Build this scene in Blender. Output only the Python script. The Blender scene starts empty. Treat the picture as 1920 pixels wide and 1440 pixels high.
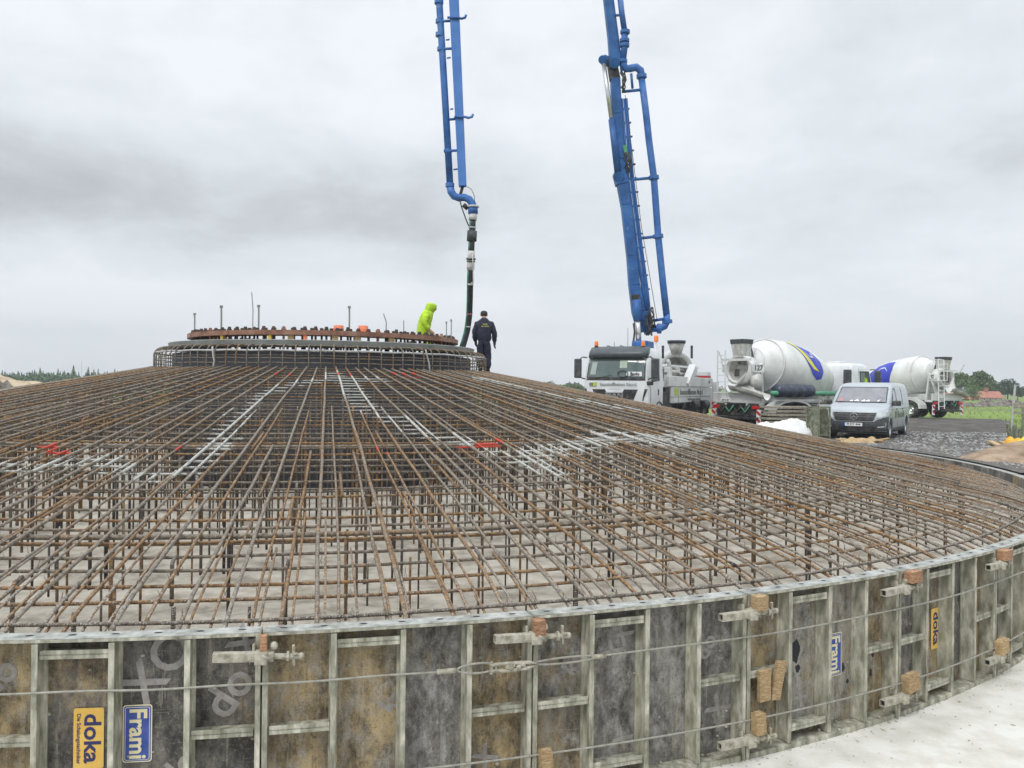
import bpy, bmesh, math, random
from math import sin, cos, pi, radians, sqrt, hypot, atan2
from mathutils import Vector, Matrix, noise
random.seed(11)
S = bpy.context.scene
COL = S.collection

# ---------------------------------------------------------------- camera
CAMZ = 1.74; FPX = 1554.0; PITCH = .002; ROLL = .0113
cam = bpy.data.cameras.new('camera'); cam.sensor_width = 36; cam.lens = 36*FPX/1920
cam.clip_start = .1; cam.clip_end = 9000
camo = bpy.data.objects.new('camera', cam); COL.objects.link(camo)
camo.matrix_world = (Matrix.Translation((0, 0, CAMZ)) @ Matrix.Rotation(pi/2+PITCH, 4, 'X') @ Matrix.Rotation(ROLL, 4, 'Z'))
S.camera = camo
S.view_settings.view_transform = 'Standard'; S.view_settings.look = 'None'
S.view_settings.exposure = 0.0; S.view_settings.gamma = 1.0
S.cycles.max_bounces = 6

# ---------------------------------------------------------------- world: overcast sky
SUN_EL, SUN_AZ = radians(48), radians(215)     # azimuth measured clockwise from +Y
W = bpy.data.worlds.new('World'); S.world = W; W.use_nodes = True
nt = W.node_tree; N = nt.nodes; L = nt.links; N.clear()
def nd(tree, typ, **kw):
    n = tree.nodes.new(typ)
    for k, v in kw.items(): setattr(n, k, v)
    return n
def mth(tree, op, a, b=None, clamp=False):
    n = tree.nodes.new('ShaderNodeMath'); n.operation = op; n.use_clamp = clamp
    for i, x in enumerate((a, b)):
        if x is None: continue
        if isinstance(x, (int, float)): n.inputs[i].default_value = x
        else: tree.links.new(x, n.inputs[i])
    return n.outputs[0]
def ramp(tree, fac, stops, interp='LINEAR'):
    n = tree.nodes.new('ShaderNodeValToRGB'); cr = n.color_ramp; cr.interpolation = interp
    while len(cr.elements) < len(stops): cr.elements.new(.5)
    for e, (p, c) in zip(cr.elements, stops):
        e.position = p; e.color = (c[0], c[1], c[2], 1) if not isinstance(c, (int, float)) else (c, c, c, 1)
    tree.links.new(fac, n.inputs[0]); return n.outputs[0]
tc = nd(nt, 'ShaderNodeTexCoord'); sx = nd(nt, 'ShaderNodeSeparateXYZ'); L.new(tc.outputs['Generated'], sx.inputs[0])
az = mth(nt, 'ARCTAN2', sx.outputs[0], sx.outputs[1])
el = mth(nt, 'ARCSINE', sx.outputs[2])
def gauss(a0, e0, wa, we):
    da = mth(nt, 'DIVIDE', mth(nt, 'SUBTRACT', az, a0), wa); de = mth(nt, 'DIVIDE', mth(nt, 'SUBTRACT', el, e0), we)
    q = mth(nt, 'ADD', mth(nt, 'MULTIPLY', da, da), mth(nt, 'MULTIPLY', de, de))
    return mth(nt, 'EXPONENT', mth(nt, 'MULTIPLY', q, -1.0))
def cloudnoise(sa, se, scale, detail, off=0.0, rough=.5):
    cv = nd(nt, 'ShaderNodeCombineXYZ')
    L.new(mth(nt, 'MULTIPLY', az, sa), cv.inputs[0])
    # clouds flatten into bands towards the horizon
    e2 = mth(nt, 'POWER', mth(nt, 'MAXIMUM', mth(nt, 'ADD', el, .03), .001), .6)
    L.new(mth(nt, 'MULTIPLY', e2, se), cv.inputs[1]); cv.inputs[2].default_value = off
    nn = nd(nt, 'ShaderNodeTexNoise'); nn.inputs['Scale'].default_value = scale; nn.inputs['Detail'].default_value = detail
    nn.inputs['Roughness'].default_value = rough; nn.inputs['Distortion'].default_value = .25
    L.new(cv.outputs[0], nn.inputs['Vector']); return nn.outputs['Fac']
n1 = cloudnoise(2.2, 4.6, 1.5, 5, 3.1); n2 = cloudnoise(4.6, 9.0, 1.6, 8, 9.3, .58)
base = mth(nt, 'ADD', mth(nt, 'MULTIPLY', mth(nt, 'SUBTRACT', n1, .5), .70), mth(nt, 'MULTIPLY', mth(nt, 'SUBTRACT', n2, .5), .62))
dark = mth(nt, 'MULTIPLY', gauss(-.50, .20, .40, .075), -.30)
dark2 = mth(nt, 'MULTIPLY', gauss(-.62, .185, .22, .045), -.12)
dark3 = mth(nt, 'MULTIPLY', gauss(-.10, .23, .22, .06), -.12)
dark4 = mth(nt, 'MULTIPLY', gauss(.30, .20, .30, .045), -.13)
dark5 = mth(nt, 'MULTIPLY', gauss(.50, .27, .16, .10), -.14)
lite = mth(nt, 'MULTIPLY', gauss(.02, .33, .22, .16), .13)
lite2 = mth(nt, 'MULTIPLY', gauss(-.25, .095, .5, .038), .20)
lite3 = mth(nt, 'MULTIPLY', gauss(-.50, .42, .22, .12), .13)
t = mth(nt, 'ADD', base, .81)
for q in (dark, dark2, dark3, dark4, dark5, lite, lite2, lite3): t = mth(nt, 'ADD', t, q)
ccol = ramp(nt, t, [(0.25, (.46, .485, .515)), (.47, (.60, .635, .67)), (.64, (.735, .78, .825)), (.80, (.81, .85, .90)), (.97, (.89, .93, .975))])
hz = ramp(nt, el, [(0.0, 1.0), (.05, .55), (.12, 0.0)])
mixh = nd(nt, 'ShaderNodeMixRGB'); mixh.inputs[2].default_value = (.72, .76, .805, 1); L.new(ccol, mixh.inputs[1]); L.new(mth(nt, 'MULTIPLY', hz, .6), mixh.inputs[0])
# an overcast sky is much brighter overhead than near the horizon
zen = ramp(nt, el, [(.50, 1.0), (1.2, 1.0)])
zb = mth(nt, 'ADD', 1.10, mth(nt, 'MULTIPLY', mth(nt, 'MAXIMUM', mth(nt, 'SUBTRACT', el, .52), 0.0), 1.75))
vm = nd(nt, 'ShaderNodeVectorMath', operation='SCALE'); L.new(mixh.outputs[0], vm.inputs[0]); L.new(zb, vm.inputs['Scale'])
sky = nd(nt, 'ShaderNodeTexSky', sky_type='NISHITA'); sky.sun_disc = False; sky.sun_elevation = SUN_EL; sky.sun_rotation = SUN_AZ
bg1 = nd(nt, 'ShaderNodeBackground'); bg1.inputs[1].default_value = .05; L.new(sky.outputs[0], bg1.inputs[0])
bg2 = nd(nt, 'ShaderNodeBackground'); bg2.inputs[1].default_value = 1.0; L.new(vm.outputs[0], bg2.inputs[0])
ms = nd(nt, 'ShaderNodeMixShader'); ms.inputs[0].default_value = .93; L.new(bg1.outputs[0], ms.inputs[1]); L.new(bg2.outputs[0], ms.inputs[2])
wo = nd(nt, 'ShaderNodeOutputWorld'); L.new(ms.outputs[0], wo.inputs[0])
sun = bpy.data.lights.new('sun', 'SUN'); sun.energy = 1.4; sun.angle = radians(16); sun.color = (1, .97, .92)
suno = bpy.data.objects.new('sun', sun); COL.objects.link(suno)
sd = Vector((sin(SUN_AZ)*cos(SUN_EL), cos(SUN_AZ)*cos(SUN_EL), sin(SUN_EL)))
suno.rotation_euler = sd.to_track_quat('Z', 'Y').to_euler(); suno.location = (0, 0, 60)

# ---------------------------------------------------------------- materials
def mat(name, c1, c2=None, scale=4.0, rough=.7, metal=0.0, c3=None, bump=0.0, bscale=40.0, detail=6, spec=.5,
        split=(.35, .65), obj_rand=0.0, coords='Object', stretch=(1, 1, 1), bdist=.01, coat=0.0, trans=0.0):
    m = bpy.data.materials.new(name); m.use_nodes = True; t = m.node_tree
    b = t.nodes['Principled BSDF']; b.inputs['Roughness'].default_value = rough; b.inputs['Metallic'].default_value = metal
    b.inputs['Specular IOR Level'].default_value = spec; b.inputs['Coat Weight'].default_value = coat
    b.inputs['Transmission Weight'].default_value = trans
    co = t.nodes.new('ShaderNodeTexCoord'); mp = t.nodes.new('ShaderNodeMapping'); mp.inputs['Scale'].default_value = stretch
    t.links.new(co.outputs[coords], mp.inputs[0])
    if c2 is None:
        b.inputs['Base Color'].default_value = (*c1, 1)
        out = None
    else:
        n = t.nodes.new('ShaderNodeTexNoise'); n.inputs['Scale'].default_value = scale; n.inputs['Detail'].default_value = detail
        n.inputs['Roughness'].default_value = .6
        t.links.new(mp.outputs[0], n.inputs['Vector'])
        stops = [(split[0], c1), (split[1], c2)] if c3 is None else [(split[0], c1), (.5, c2), (split[1], c3)]
        out = ramp(t, n.outputs['Fac'], stops)
        t.links.new(out, b.inputs['Base Color'])
    if obj_rand and out is not None:
        oi = t.nodes.new('ShaderNodeObjectInfo'); hs = t.nodes.new('ShaderNodeHueSaturation')
        t.links.new(mth(t, 'ADD', mth(t, 'MULTIPLY', oi.outputs['Random'], obj_rand), 1-obj_rand/2), hs.inputs['Value'])
        t.links.new(out, hs.inputs['Color']); t.links.new(hs.outputs[0], b.inputs['Base Color'])
    if bump:
        n2 = t.nodes.new('ShaderNodeTexNoise'); n2.inputs['Scale'].default_value = bscale; n2.inputs['Detail'].default_value = 5
        t.links.new(mp.outputs[0], n2.inputs['Vector'])
        bp = t.nodes.new('ShaderNodeBump'); bp.inputs['Strength'].default_value = bump; bp.inputs['Distance'].default_value = bdist
        t.links.new(n2.outputs['Fac'], bp.inputs['Height']); t.links.new(bp.outputs[0], b.inputs['Normal'])
    return m
def splash(m, col=(.50, .48, .43), scale=9, amt=.8, lo=.62, hi=.66):
    # dried cement splashes over a finished paint
    t = m.node_tree; b = t.nodes['Principled BSDF']; src = b.inputs['Base Color'].links[0].from_socket if b.inputs['Base Color'].links else tuple(b.inputs['Base Color'].default_value)[:3]
    co = t.nodes.new('ShaderNodeTexCoord'); f = ramp(t, noise_fac(t, co.outputs['Object'], scale, 6, .75), [(lo, 0), (hi, 1)])
    t.links.new(mixcol(t, mth(t, 'MULTIPLY', f, amt), src, col), b.inputs['Base Color'])
def mixcol(t, fac, a, b):
    n = t.nodes.new('ShaderNodeMixRGB')
    for i, x in enumerate((fac, a, b)):
        if isinstance(x, (int, float)): n.inputs[i].default_value = x
        elif isinstance(x, tuple): n.inputs[i].default_value = (*x, 1)
        else: t.links.new(x, n.inputs[i])
    return n.outputs[0]
def noise_fac(t, vec, scale, detail=5, rough=.6, w=None):
    n = t.nodes.new('ShaderNodeTexNoise'); n.inputs['Scale'].default_value = scale; n.inputs['Detail'].default_value = detail
    n.inputs['Roughness'].default_value = rough
    if vec is not None: t.links.new(vec, n.inputs['Vector'])
    return n.outputs['Fac']
def rebar_mat():
    m = bpy.data.materials.new('rusty_ribbed_steel'); m.use_nodes = True; t = m.node_tree; b = t.nodes['Principled BSDF']
    geo = t.nodes.new('ShaderNodeNewGeometry'); at_ = t.nodes.new('ShaderNodeAttribute'); at_.attribute_name = 'bar'
    se = t.nodes.new('ShaderNodeSeparateXYZ'); t.links.new(at_.outputs['Vector'], se.inputs[0])
    a2 = t.nodes.new('ShaderNodeAttribute'); a2.attribute_name = 'tone'
    s2 = t.nodes.new('ShaderNodeSeparateXYZ'); t.links.new(a2.outputs['Vector'], s2.inputs[0])
    pos = geo.outputs['Position']
    nA = noise_fac(t, pos, 2.3, 5); nB = noise_fac(t, pos, 22, 4); nC = noise_fac(t, pos, 60, 3)
    rust = mixcol(t, ramp(t, nB, [(.35, 0), (.65, 1)]), (.115, .066, .038), (.36, .215, .090))
    grey = mixcol(t, ramp(t, nB, [(.3, 0), (.7, 1)]), (.100, .082, .066), (.36, .305, .235))
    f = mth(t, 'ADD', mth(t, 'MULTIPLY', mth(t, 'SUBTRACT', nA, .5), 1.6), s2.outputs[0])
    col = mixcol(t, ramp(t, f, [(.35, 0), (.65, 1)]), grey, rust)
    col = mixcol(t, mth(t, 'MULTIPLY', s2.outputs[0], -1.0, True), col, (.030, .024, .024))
    # bright orange fresh rust spots and pale cement spatter
    orange = mth(t, 'MULTIPLY', ramp(t, noise_fac(t, pos, 5.5, 3), [(.63, 0), (.70, 1)]), .6)
    col = mixcol(t, orange, col, (.46, .24, .085))
    vd = t.nodes.new('ShaderNodeVectorMath'); vd.operation = 'DISTANCE'; t.links.new(pos, vd.inputs[0]); vd.inputs[1].default_value = (-4.803, 21.487, -.3)
    rim = mth(t, 'MULTIPLY', mth(t, 'SUBTRACT', vd.outputs['Value'], 14.4), .075, True)
    sp = ramp(t, mth(t, 'ADD', nC, mth(t, 'ADD', mth(t, 'MULTIPLY', s2.outputs[1], .3), rim)), [(.62, 0), (.72, 1)])
    col = mixcol(t, mth(t, 'MULTIPLY', sp, .85), col, (.50, .48, .44))
    edge = mth(t, 'ADD', mth(t, 'MULTIPLY', mth(t, 'SUBTRACT', nC, .5), .9), se.outputs[2])
    wh = ramp(t, mth(t, 'ADD', edge, mth(t, 'MULTIPLY', mth(t, 'SUBTRACT', noise_fac(t, pos, 7.5, 5, .7), .5), 2.4)), [(.72, 0), (.92, 1)]); wh = mth(t, 'MULTIPLY', wh, ramp(t, se.outputs[2], [(.02, 0), (.25, 1)])); col = mixcol(t, wh, col, (.56, .565, .53))
    rd = ramp(t, s2.outputs[2], [(.45, 0), (.5, 1)]); col = mixcol(t, rd, col, (.60, .07, .045))
    t.links.new(col, b.inputs['Base Color']); b.inputs['Roughness'].default_value = .62; b.inputs['Metallic'].default_value = .15
    h = mth(t, 'SINE', mth(t, 'ADD', mth(t, 'MULTIPLY', se.outputs[0], 2*pi/.019), mth(t, 'MULTIPLY', se.outputs[1], 1.8)))
    bp = t.nodes.new('ShaderNodeBump'); bp.inputs['Strength'].default_value = .9; bp.inputs['Distance'].default_value = .0035
    t.links.new(h, bp.inputs['Height']); t.links.new(bp.outputs[0], b.inputs['Normal'])
    return m
M = {}
M['rebar'] = rebar_mat()
M['bare_steel'] = mat('weathered_bright_steel', (.30, .31, .31), (.46, .47, .46), 8, .5, .3)
M['grey_sheet'] = mat('grey_zinc_sheet', (.25, .265, .265), (.36, .375, .37), 3, .5, .35, bump=.15)
M['rust_ring'] = mat('red_brown_primed_steel', (.16, .075, .05), (.27, .13, .085), 3, .65, .1, c3=(.33, .20, .15), bump=.2)
M['black_sheet'] = mat('black_membrane', (.008, .009, .014), (.018, .020, .028), 5, .6)
M['dark_bolt'] = mat('dark_bolt_steel', (.035, .03, .03), (.10, .06, .045), 6, .55, .4)
M['white_pipe'] = mat('pale_conduit', (.36, .36, .36), (.50, .50, .49), 4, .5)
M['orange_cap'] = mat('orange_plastic_cap', (.70, .16, .06), (.80, .24, .12), 6, .5)
M['yellow_tag'] = mat('yellow_paint', (.62, .42, .05), (.5, .32, .04), 5, .5)
M['concrete'] = mat('fresh_concrete', (.31, .275, .22), (.49, .445, .37), 2.6, .85, c3=(.60, .56, .48), bump=1.0, bscale=7, bdist=.05, coords='Object')
M['blinding'] = mat('pale_blinding_concrete', (.52, .50, .44), (.64, .625, .57), 2.2, .85, c3=(.70, .69, .64), bump=.5, bscale=18, bdist=.012, detail=10, split=(.30, .58))
M['frame'] = mat('weathered_galvanised_frame', (.15, .145, .095), (.37, .365, .29), 13, .65, .15, c3=(.68, .66, .56), bump=.5, bscale=70, bdist=.006, obj_rand=.2, stretch=(1, 1, .35), split=(.30, .70), detail=9)
M['flange'] = mat('scraped_zinc_flange', (.20, .205, .18), (.36, .37, .34), 9, .55, .2, c3=(.50, .505, .47), bump=.2, bscale=60, bdist=.003)
M['hole'] = mat('dark_hole', (.02, .02, .025))
M['rubber'] = mat('tyre_rubber', (.018, .018, .020), (.035, .034, .034), 9, .85, bump=.3, bscale=50)
M['wood'] = mat('sawn_timber', (.25, .165, .08), (.46, .32, .165), 5, .8, c3=(.56, .43, .26), stretch=(4, 4, 22), obj_rand=.35, bump=.3, bscale=30)
M['wood_red'] = mat('reddish_sawn_timber', (.22, .105, .055), (.38, .20, .105), 5, .8, c3=(.48, .33, .21), stretch=(4, 4, 22), obj_rand=.3, bump=.3, bscale=30)
M['wood_grey'] = mat('weathered_timber', (.17, .15, .11), (.29, .26, .20), 6, .85, c3=(.36, .33, .27), stretch=(3, 3, 3))
M['cement_steel'] = mat('cement_crusted_steel', (.24, .23, .17), (.40, .38, .30), 14, .8, .1, c3=(.56, .53, .45), bump=.6, bscale=60, bdist=.01)
M['wire'] = mat('wire_rope', (.28, .27, .23), (.42, .41, .36), 20, .6, .3, bump=.4, bscale=120, bdist=.003)
def ply_mat():
    m = bpy.data.materials.new('stained_form_plywood'); m.use_nodes = True; t = m.node_tree; b = t.nodes['Principled BSDF']
    geo = t.nodes.new('ShaderNodeNewGeometry'); pos = geo.outputs['Position']
    mp = t.nodes.new('ShaderNodeMapping'); mp.inputs['Scale'].default_value = (1, 1, .55); t.links.new(pos, mp.inputs[0])
    at_ = t.nodes.new('ShaderNodeAttribute'); at_.attribute_name = 'tone'; se = t.nodes.new('ShaderNodeSeparateXYZ'); t.links.new(at_.outputs['Vector'], se.inputs[0])
    big = noise_fac(t, mp.outputs[0], 1.9, 7, .65); fine = noise_fac(t, mp.outputs[0], 11, 9, .72)
    vf = noise_fac(t, pos, 42, 5, .7)
    med = noise_fac(t, mp.outputs[0], 5.2, 10, .78); micro = noise_fac(t, pos, 95, 4, .7)
    dk = mixcol(t, ramp(t, med, [(.42, 0), (.60, 1)]), (.035, .032, .032), (.19, .175, .155))
    br = mixcol(t, ramp(t, med, [(.40, 0), (.60, 1)]), (.085, .060, .030), (.45, .345, .185))
    gy = mixcol(t, ramp(t, fine, [(.3, 0), (.7, 1)]), (.14, .135, .125), (.46, .45, .42))
    f = mth(t, 'ADD', mth(t, 'MULTIPLY', mth(t, 'SUBTRACT', big, .5), 1.9), se.outputs[0])
    c = mixcol(t, ramp(t, f, [(.36, 0), (.64, 1)]), dk, br)
    g = mth(t, 'ADD', mth(t, 'MULTIPLY', mth(t, 'SUBTRACT', fine, .5), 1.8), se.outputs[1])
    c = mixcol(t, mth(t, 'MULTIPLY', ramp(t, g, [(.42, 0), (.85, 1)]), .8), c, gy)
    # cement bleed runs, scrapes, spatter, knocks
    mp2 = t.nodes.new('ShaderNodeMapping'); mp2.inputs['Scale'].default_value = (7, 7, .45); t.links.new(pos, mp2.inputs[0])
    run = noise_fac(t, mp2.outputs[0], 2.6, 8, .72)
    c = mixcol(t, mth(t, 'MULTIPLY', ramp(t, run, [(.56, 0), (.66, 1)]), .55), c, (.46, .43, .35))
    c = mixcol(t, mth(t, 'MULTIPLY', ramp(t, run, [(.34, 1), (.42, 0)]), .5), c, (.055, .045, .032))
    mp3 = t.nodes.new('ShaderNodeMapping'); mp3.inputs['Scale'].default_value = (1.2, 1.2, 30); t.links.new(pos, mp3.inputs[0])
    c = mixcol(t, mth(t, 'MULTIPLY', ramp(t, noise_fac(t, mp3.outputs[0], 2.2, 6, .75), [(.61, 0), (.68, 1)]), .45), c, (.47, .45, .40))
    c = mixcol(t, mth(t, 'MULTIPLY', ramp(t, vf, [(.60, 0), (.68, 1)]), .28), c, (.44, .41, .34))
    c = mixcol(t, mth(t, 'MULTIPLY', ramp(t, noise_fac(t, pos, 17, 6, .8), [(.34, 1), (.45, 0)]), .6), c, (.04, .034, .028))
    c = mixcol(t, mth(t, 'MULTIPLY', ramp(t, noise_fac(t, pos, 28, 7, .85), [(.55, 0), (.62, 1)]), .30), c, (.50, .47, .38))
    c = mixcol(t, mth(t, 'MULTIPLY', ramp(t, micro, [(.36, 1), (.42, 0)]), .7), c, (.035, .03, .025))
    t.links.new(c, b.inputs['Base Color']); b.inputs['Roughness'].default_value = .6
    bp = t.nodes.new('ShaderNodeBump'); bp.inputs['Strength'].default_value = .35; bp.inputs['Distance'].default_value = .006
    t.links.new(vf, bp.inputs['Height']); t.links.new(bp.outputs[0], b.inputs['Normal'])
    return m
M['ply'] = ply_mat()
M['faded_print'] = mat('faded_print', (.22, .205, .195), (.36, .34, .32), 14, .7, split=(.3, .6))
M['sticker_yellow'] = mat('yellow_label', (.78, .47, .085), (.84, .56, .14), 9, .5)
M['sticker_blue'] = mat('blue_label', (.03, .07, .30), (.06, .12, .42), 10, .45)
M['sticker_cream'] = mat('cream_print', (.80, .72, .42), (.85, .78, .52), 9, .5)
M['print_navy'] = mat('navy_print', (.035, .04, .13))
M['white_paint'] = mat('vehicle_white', (.66, .68, .70), (.78, .80, .81), 2.0, .35, coat=.25, bump=.02, bscale=3)
M['dusty_white'] = mat('dusty_white_paint', (.60, .61, .59), (.70, .71, .69), 1.3, .5, c3=(.77, .78, .77), bump=.03, bscale=5)
M['cement_white'] = mat('cement_stained_white', (.34, .33, .30), (.52, .51, .48), 3.0, .7, c3=(.66, .66, .63))
M['blue_boom'] = mat('boom_blue', (.010, .075, .24), (.016, .11, .36), 1.6, .5, c3=(.03, .15, .42), bump=.1, bscale=30)
M['blue_pipe'] = mat('pipe_blue', (.02, .095, .32), (.035, .145, .45), 2.0, .5, c3=(.07, .19, .50))
M['dark_plastic'] = mat('dark_grey_plastic', (.035, .042, .050), (.06, .068, .075), 5, .55)
M['visor'] = mat('smoked_visor', (.05, .065, .075), (.08, .095, .105), 5, .35)
M['black'] = mat('black_chassis', (.012, .013, .017), (.035, .034, .034), 7, .6)
M['glass'] = mat('dark_cab_glass', (.09, .13, .125), (.14, .18, .175), 1.2, .08, spec=.8)
M['van_glass'] = mat('van_glass', (.17, .17, .19), (.25, .25, .27), 2.2, .10, spec=.8)
M['chrome'] = mat('bright_metal', (.62, .63, .64), None, rough=.25, metal=.8)
M['lamp_glass'] = mat('clear_headlamp', (.45, .50, .52), (.65, .69, .70), 6, .15)
M['beacon'] = mat('orange_beacon', (.85, .22, .03), None, rough=.3)
M['red_lens'] = mat('red_lamp_lens', (.55, .02, .02), None, rough=.3)
M['red_paint'] = mat('red_stripe_paint', (.62, .03, .03), (.5, .03, .03), 8, .5)
M['lime'] = mat('lime_logo', (.45, .55, .10))
M['grey_print'] = mat('grey_print', (.20, .22, .20))
M['logo_blue'] = mat('emblem_blue', (.02, .035, .42), (.03, .05, .52), 3, .4)
M['logo_yellow'] = mat('emblem_yellow', (.78, .72, .02))
M['logo_white'] = mat('emblem_white', (.80, .82, .86))
M['plate_white'] = mat('plate_white', (.78, .79, .80))
M['plate_blue'] = mat('plate_blue', (.02, .05, .35))
M['print_black'] = mat('print_black', (.02, .02, .02))
M['hose_green'] = mat('green_hose', (.03, .16, .10), (.06, .26, .18), 8, .45)
M['hose_black'] = mat('black_hose', (.02, .022, .03), (.04, .042, .05), 8, .5)
M['hose_white'] = mat('scuffed_white_sleeve', (.50, .50, .50), (.72, .72, .72), 22, .6)
M['hose_pink'] = mat('pink_tape', (.6, .12, .22))
M['green_pipe'] = mat('green_plastic_pipe', (.07, .28, .16), (.10, .36, .22), 5, .45)
M['hi_vis'] = mat('hi_vis_yellow', (.36, .55, .02), (.52, .78, .03), 5, .7, bump=.5, bscale=7, bdist=.05)
M['navy_cloth'] = mat('navy_cloth', (.010, .012, .030), (.022, .026, .055), 8, .8, bump=.5, bscale=9, bdist=.04)
M['cap_cloth'] = mat('charcoal_knit', (.03, .03, .035), (.05, .05, .055), 30, .9)
M['skin'] = mat('skin', (.50, .28, .20), (.56, .33, .24), 12, .55)
M['glove'] = mat('dark_glove', (.02, .022, .02), (.05, .055, .05), 12, .8)
M['boot'] = mat('work_boot', (.02, .018, .015), (.05, .04, .03), 12, .7)
M['sheet_white'] = mat('white_plastic_sheet', (.78, .79, .80), (.86, .86, .86), 3, .5, bump=.5, bscale=6, bdist=.05)
M['sand'] = mat('pale_sand', (.36, .27, .17), (.50, .40, .27), 1.1, .95, c3=(.58, .48, .34), bump=1, bscale=5, bdist=.1)
M['soil'] = mat('dark_rubble_soil', (.06, .05, .04), (.16, .14, .12), 2.2, .95, c3=(.28, .25, .21), bump=1, bscale=6, bdist=.15)
M['brick'] = mat('red_brick', (.28, .12, .08), (.36, .18, .12), 1.5, .85)
M['roof_red'] = mat('red_roof_tiles', (.33, .13, .09), (.43, .20, .15), 1.0, .8)
M['fence_tube'] = mat('zinc_tube', (.36, .38, .36), (.50, .52, .50), 6, .5, .3)

splash(M['blue_boom'], (.22, .27, .33), 3.5, .6, .60, .68); splash(M['blue_pipe'], (.30, .33, .37), 5, .6, .60, .67)
splash(M['wood'], (.42, .37, .28), 6, .45, .60, .74); splash(M['wood_red'], (.38, .31, .23), 6, .45, .60, .74)
splash(M['dark_plastic'], (.16, .15, .14), 6, .7, .52, .62); splash(M['black'], (.13, .12, .11), 5, .8, .50, .62); splash(M['rubber'], (.16, .15, .13), 6, .8, .50, .60)
splash(M['dusty_white'], (.36, .35, .32), 4, .6, .60, .70); splash(M['white_paint'], (.46, .45, .42), 2.5, .35, .58, .72)
splash(M['sticker_yellow'], (.50, .44, .30), 30, .6, .62, .68); splash(M['sticker_blue'], (.25, .28, .36), 30, .6, .62, .68)
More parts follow.
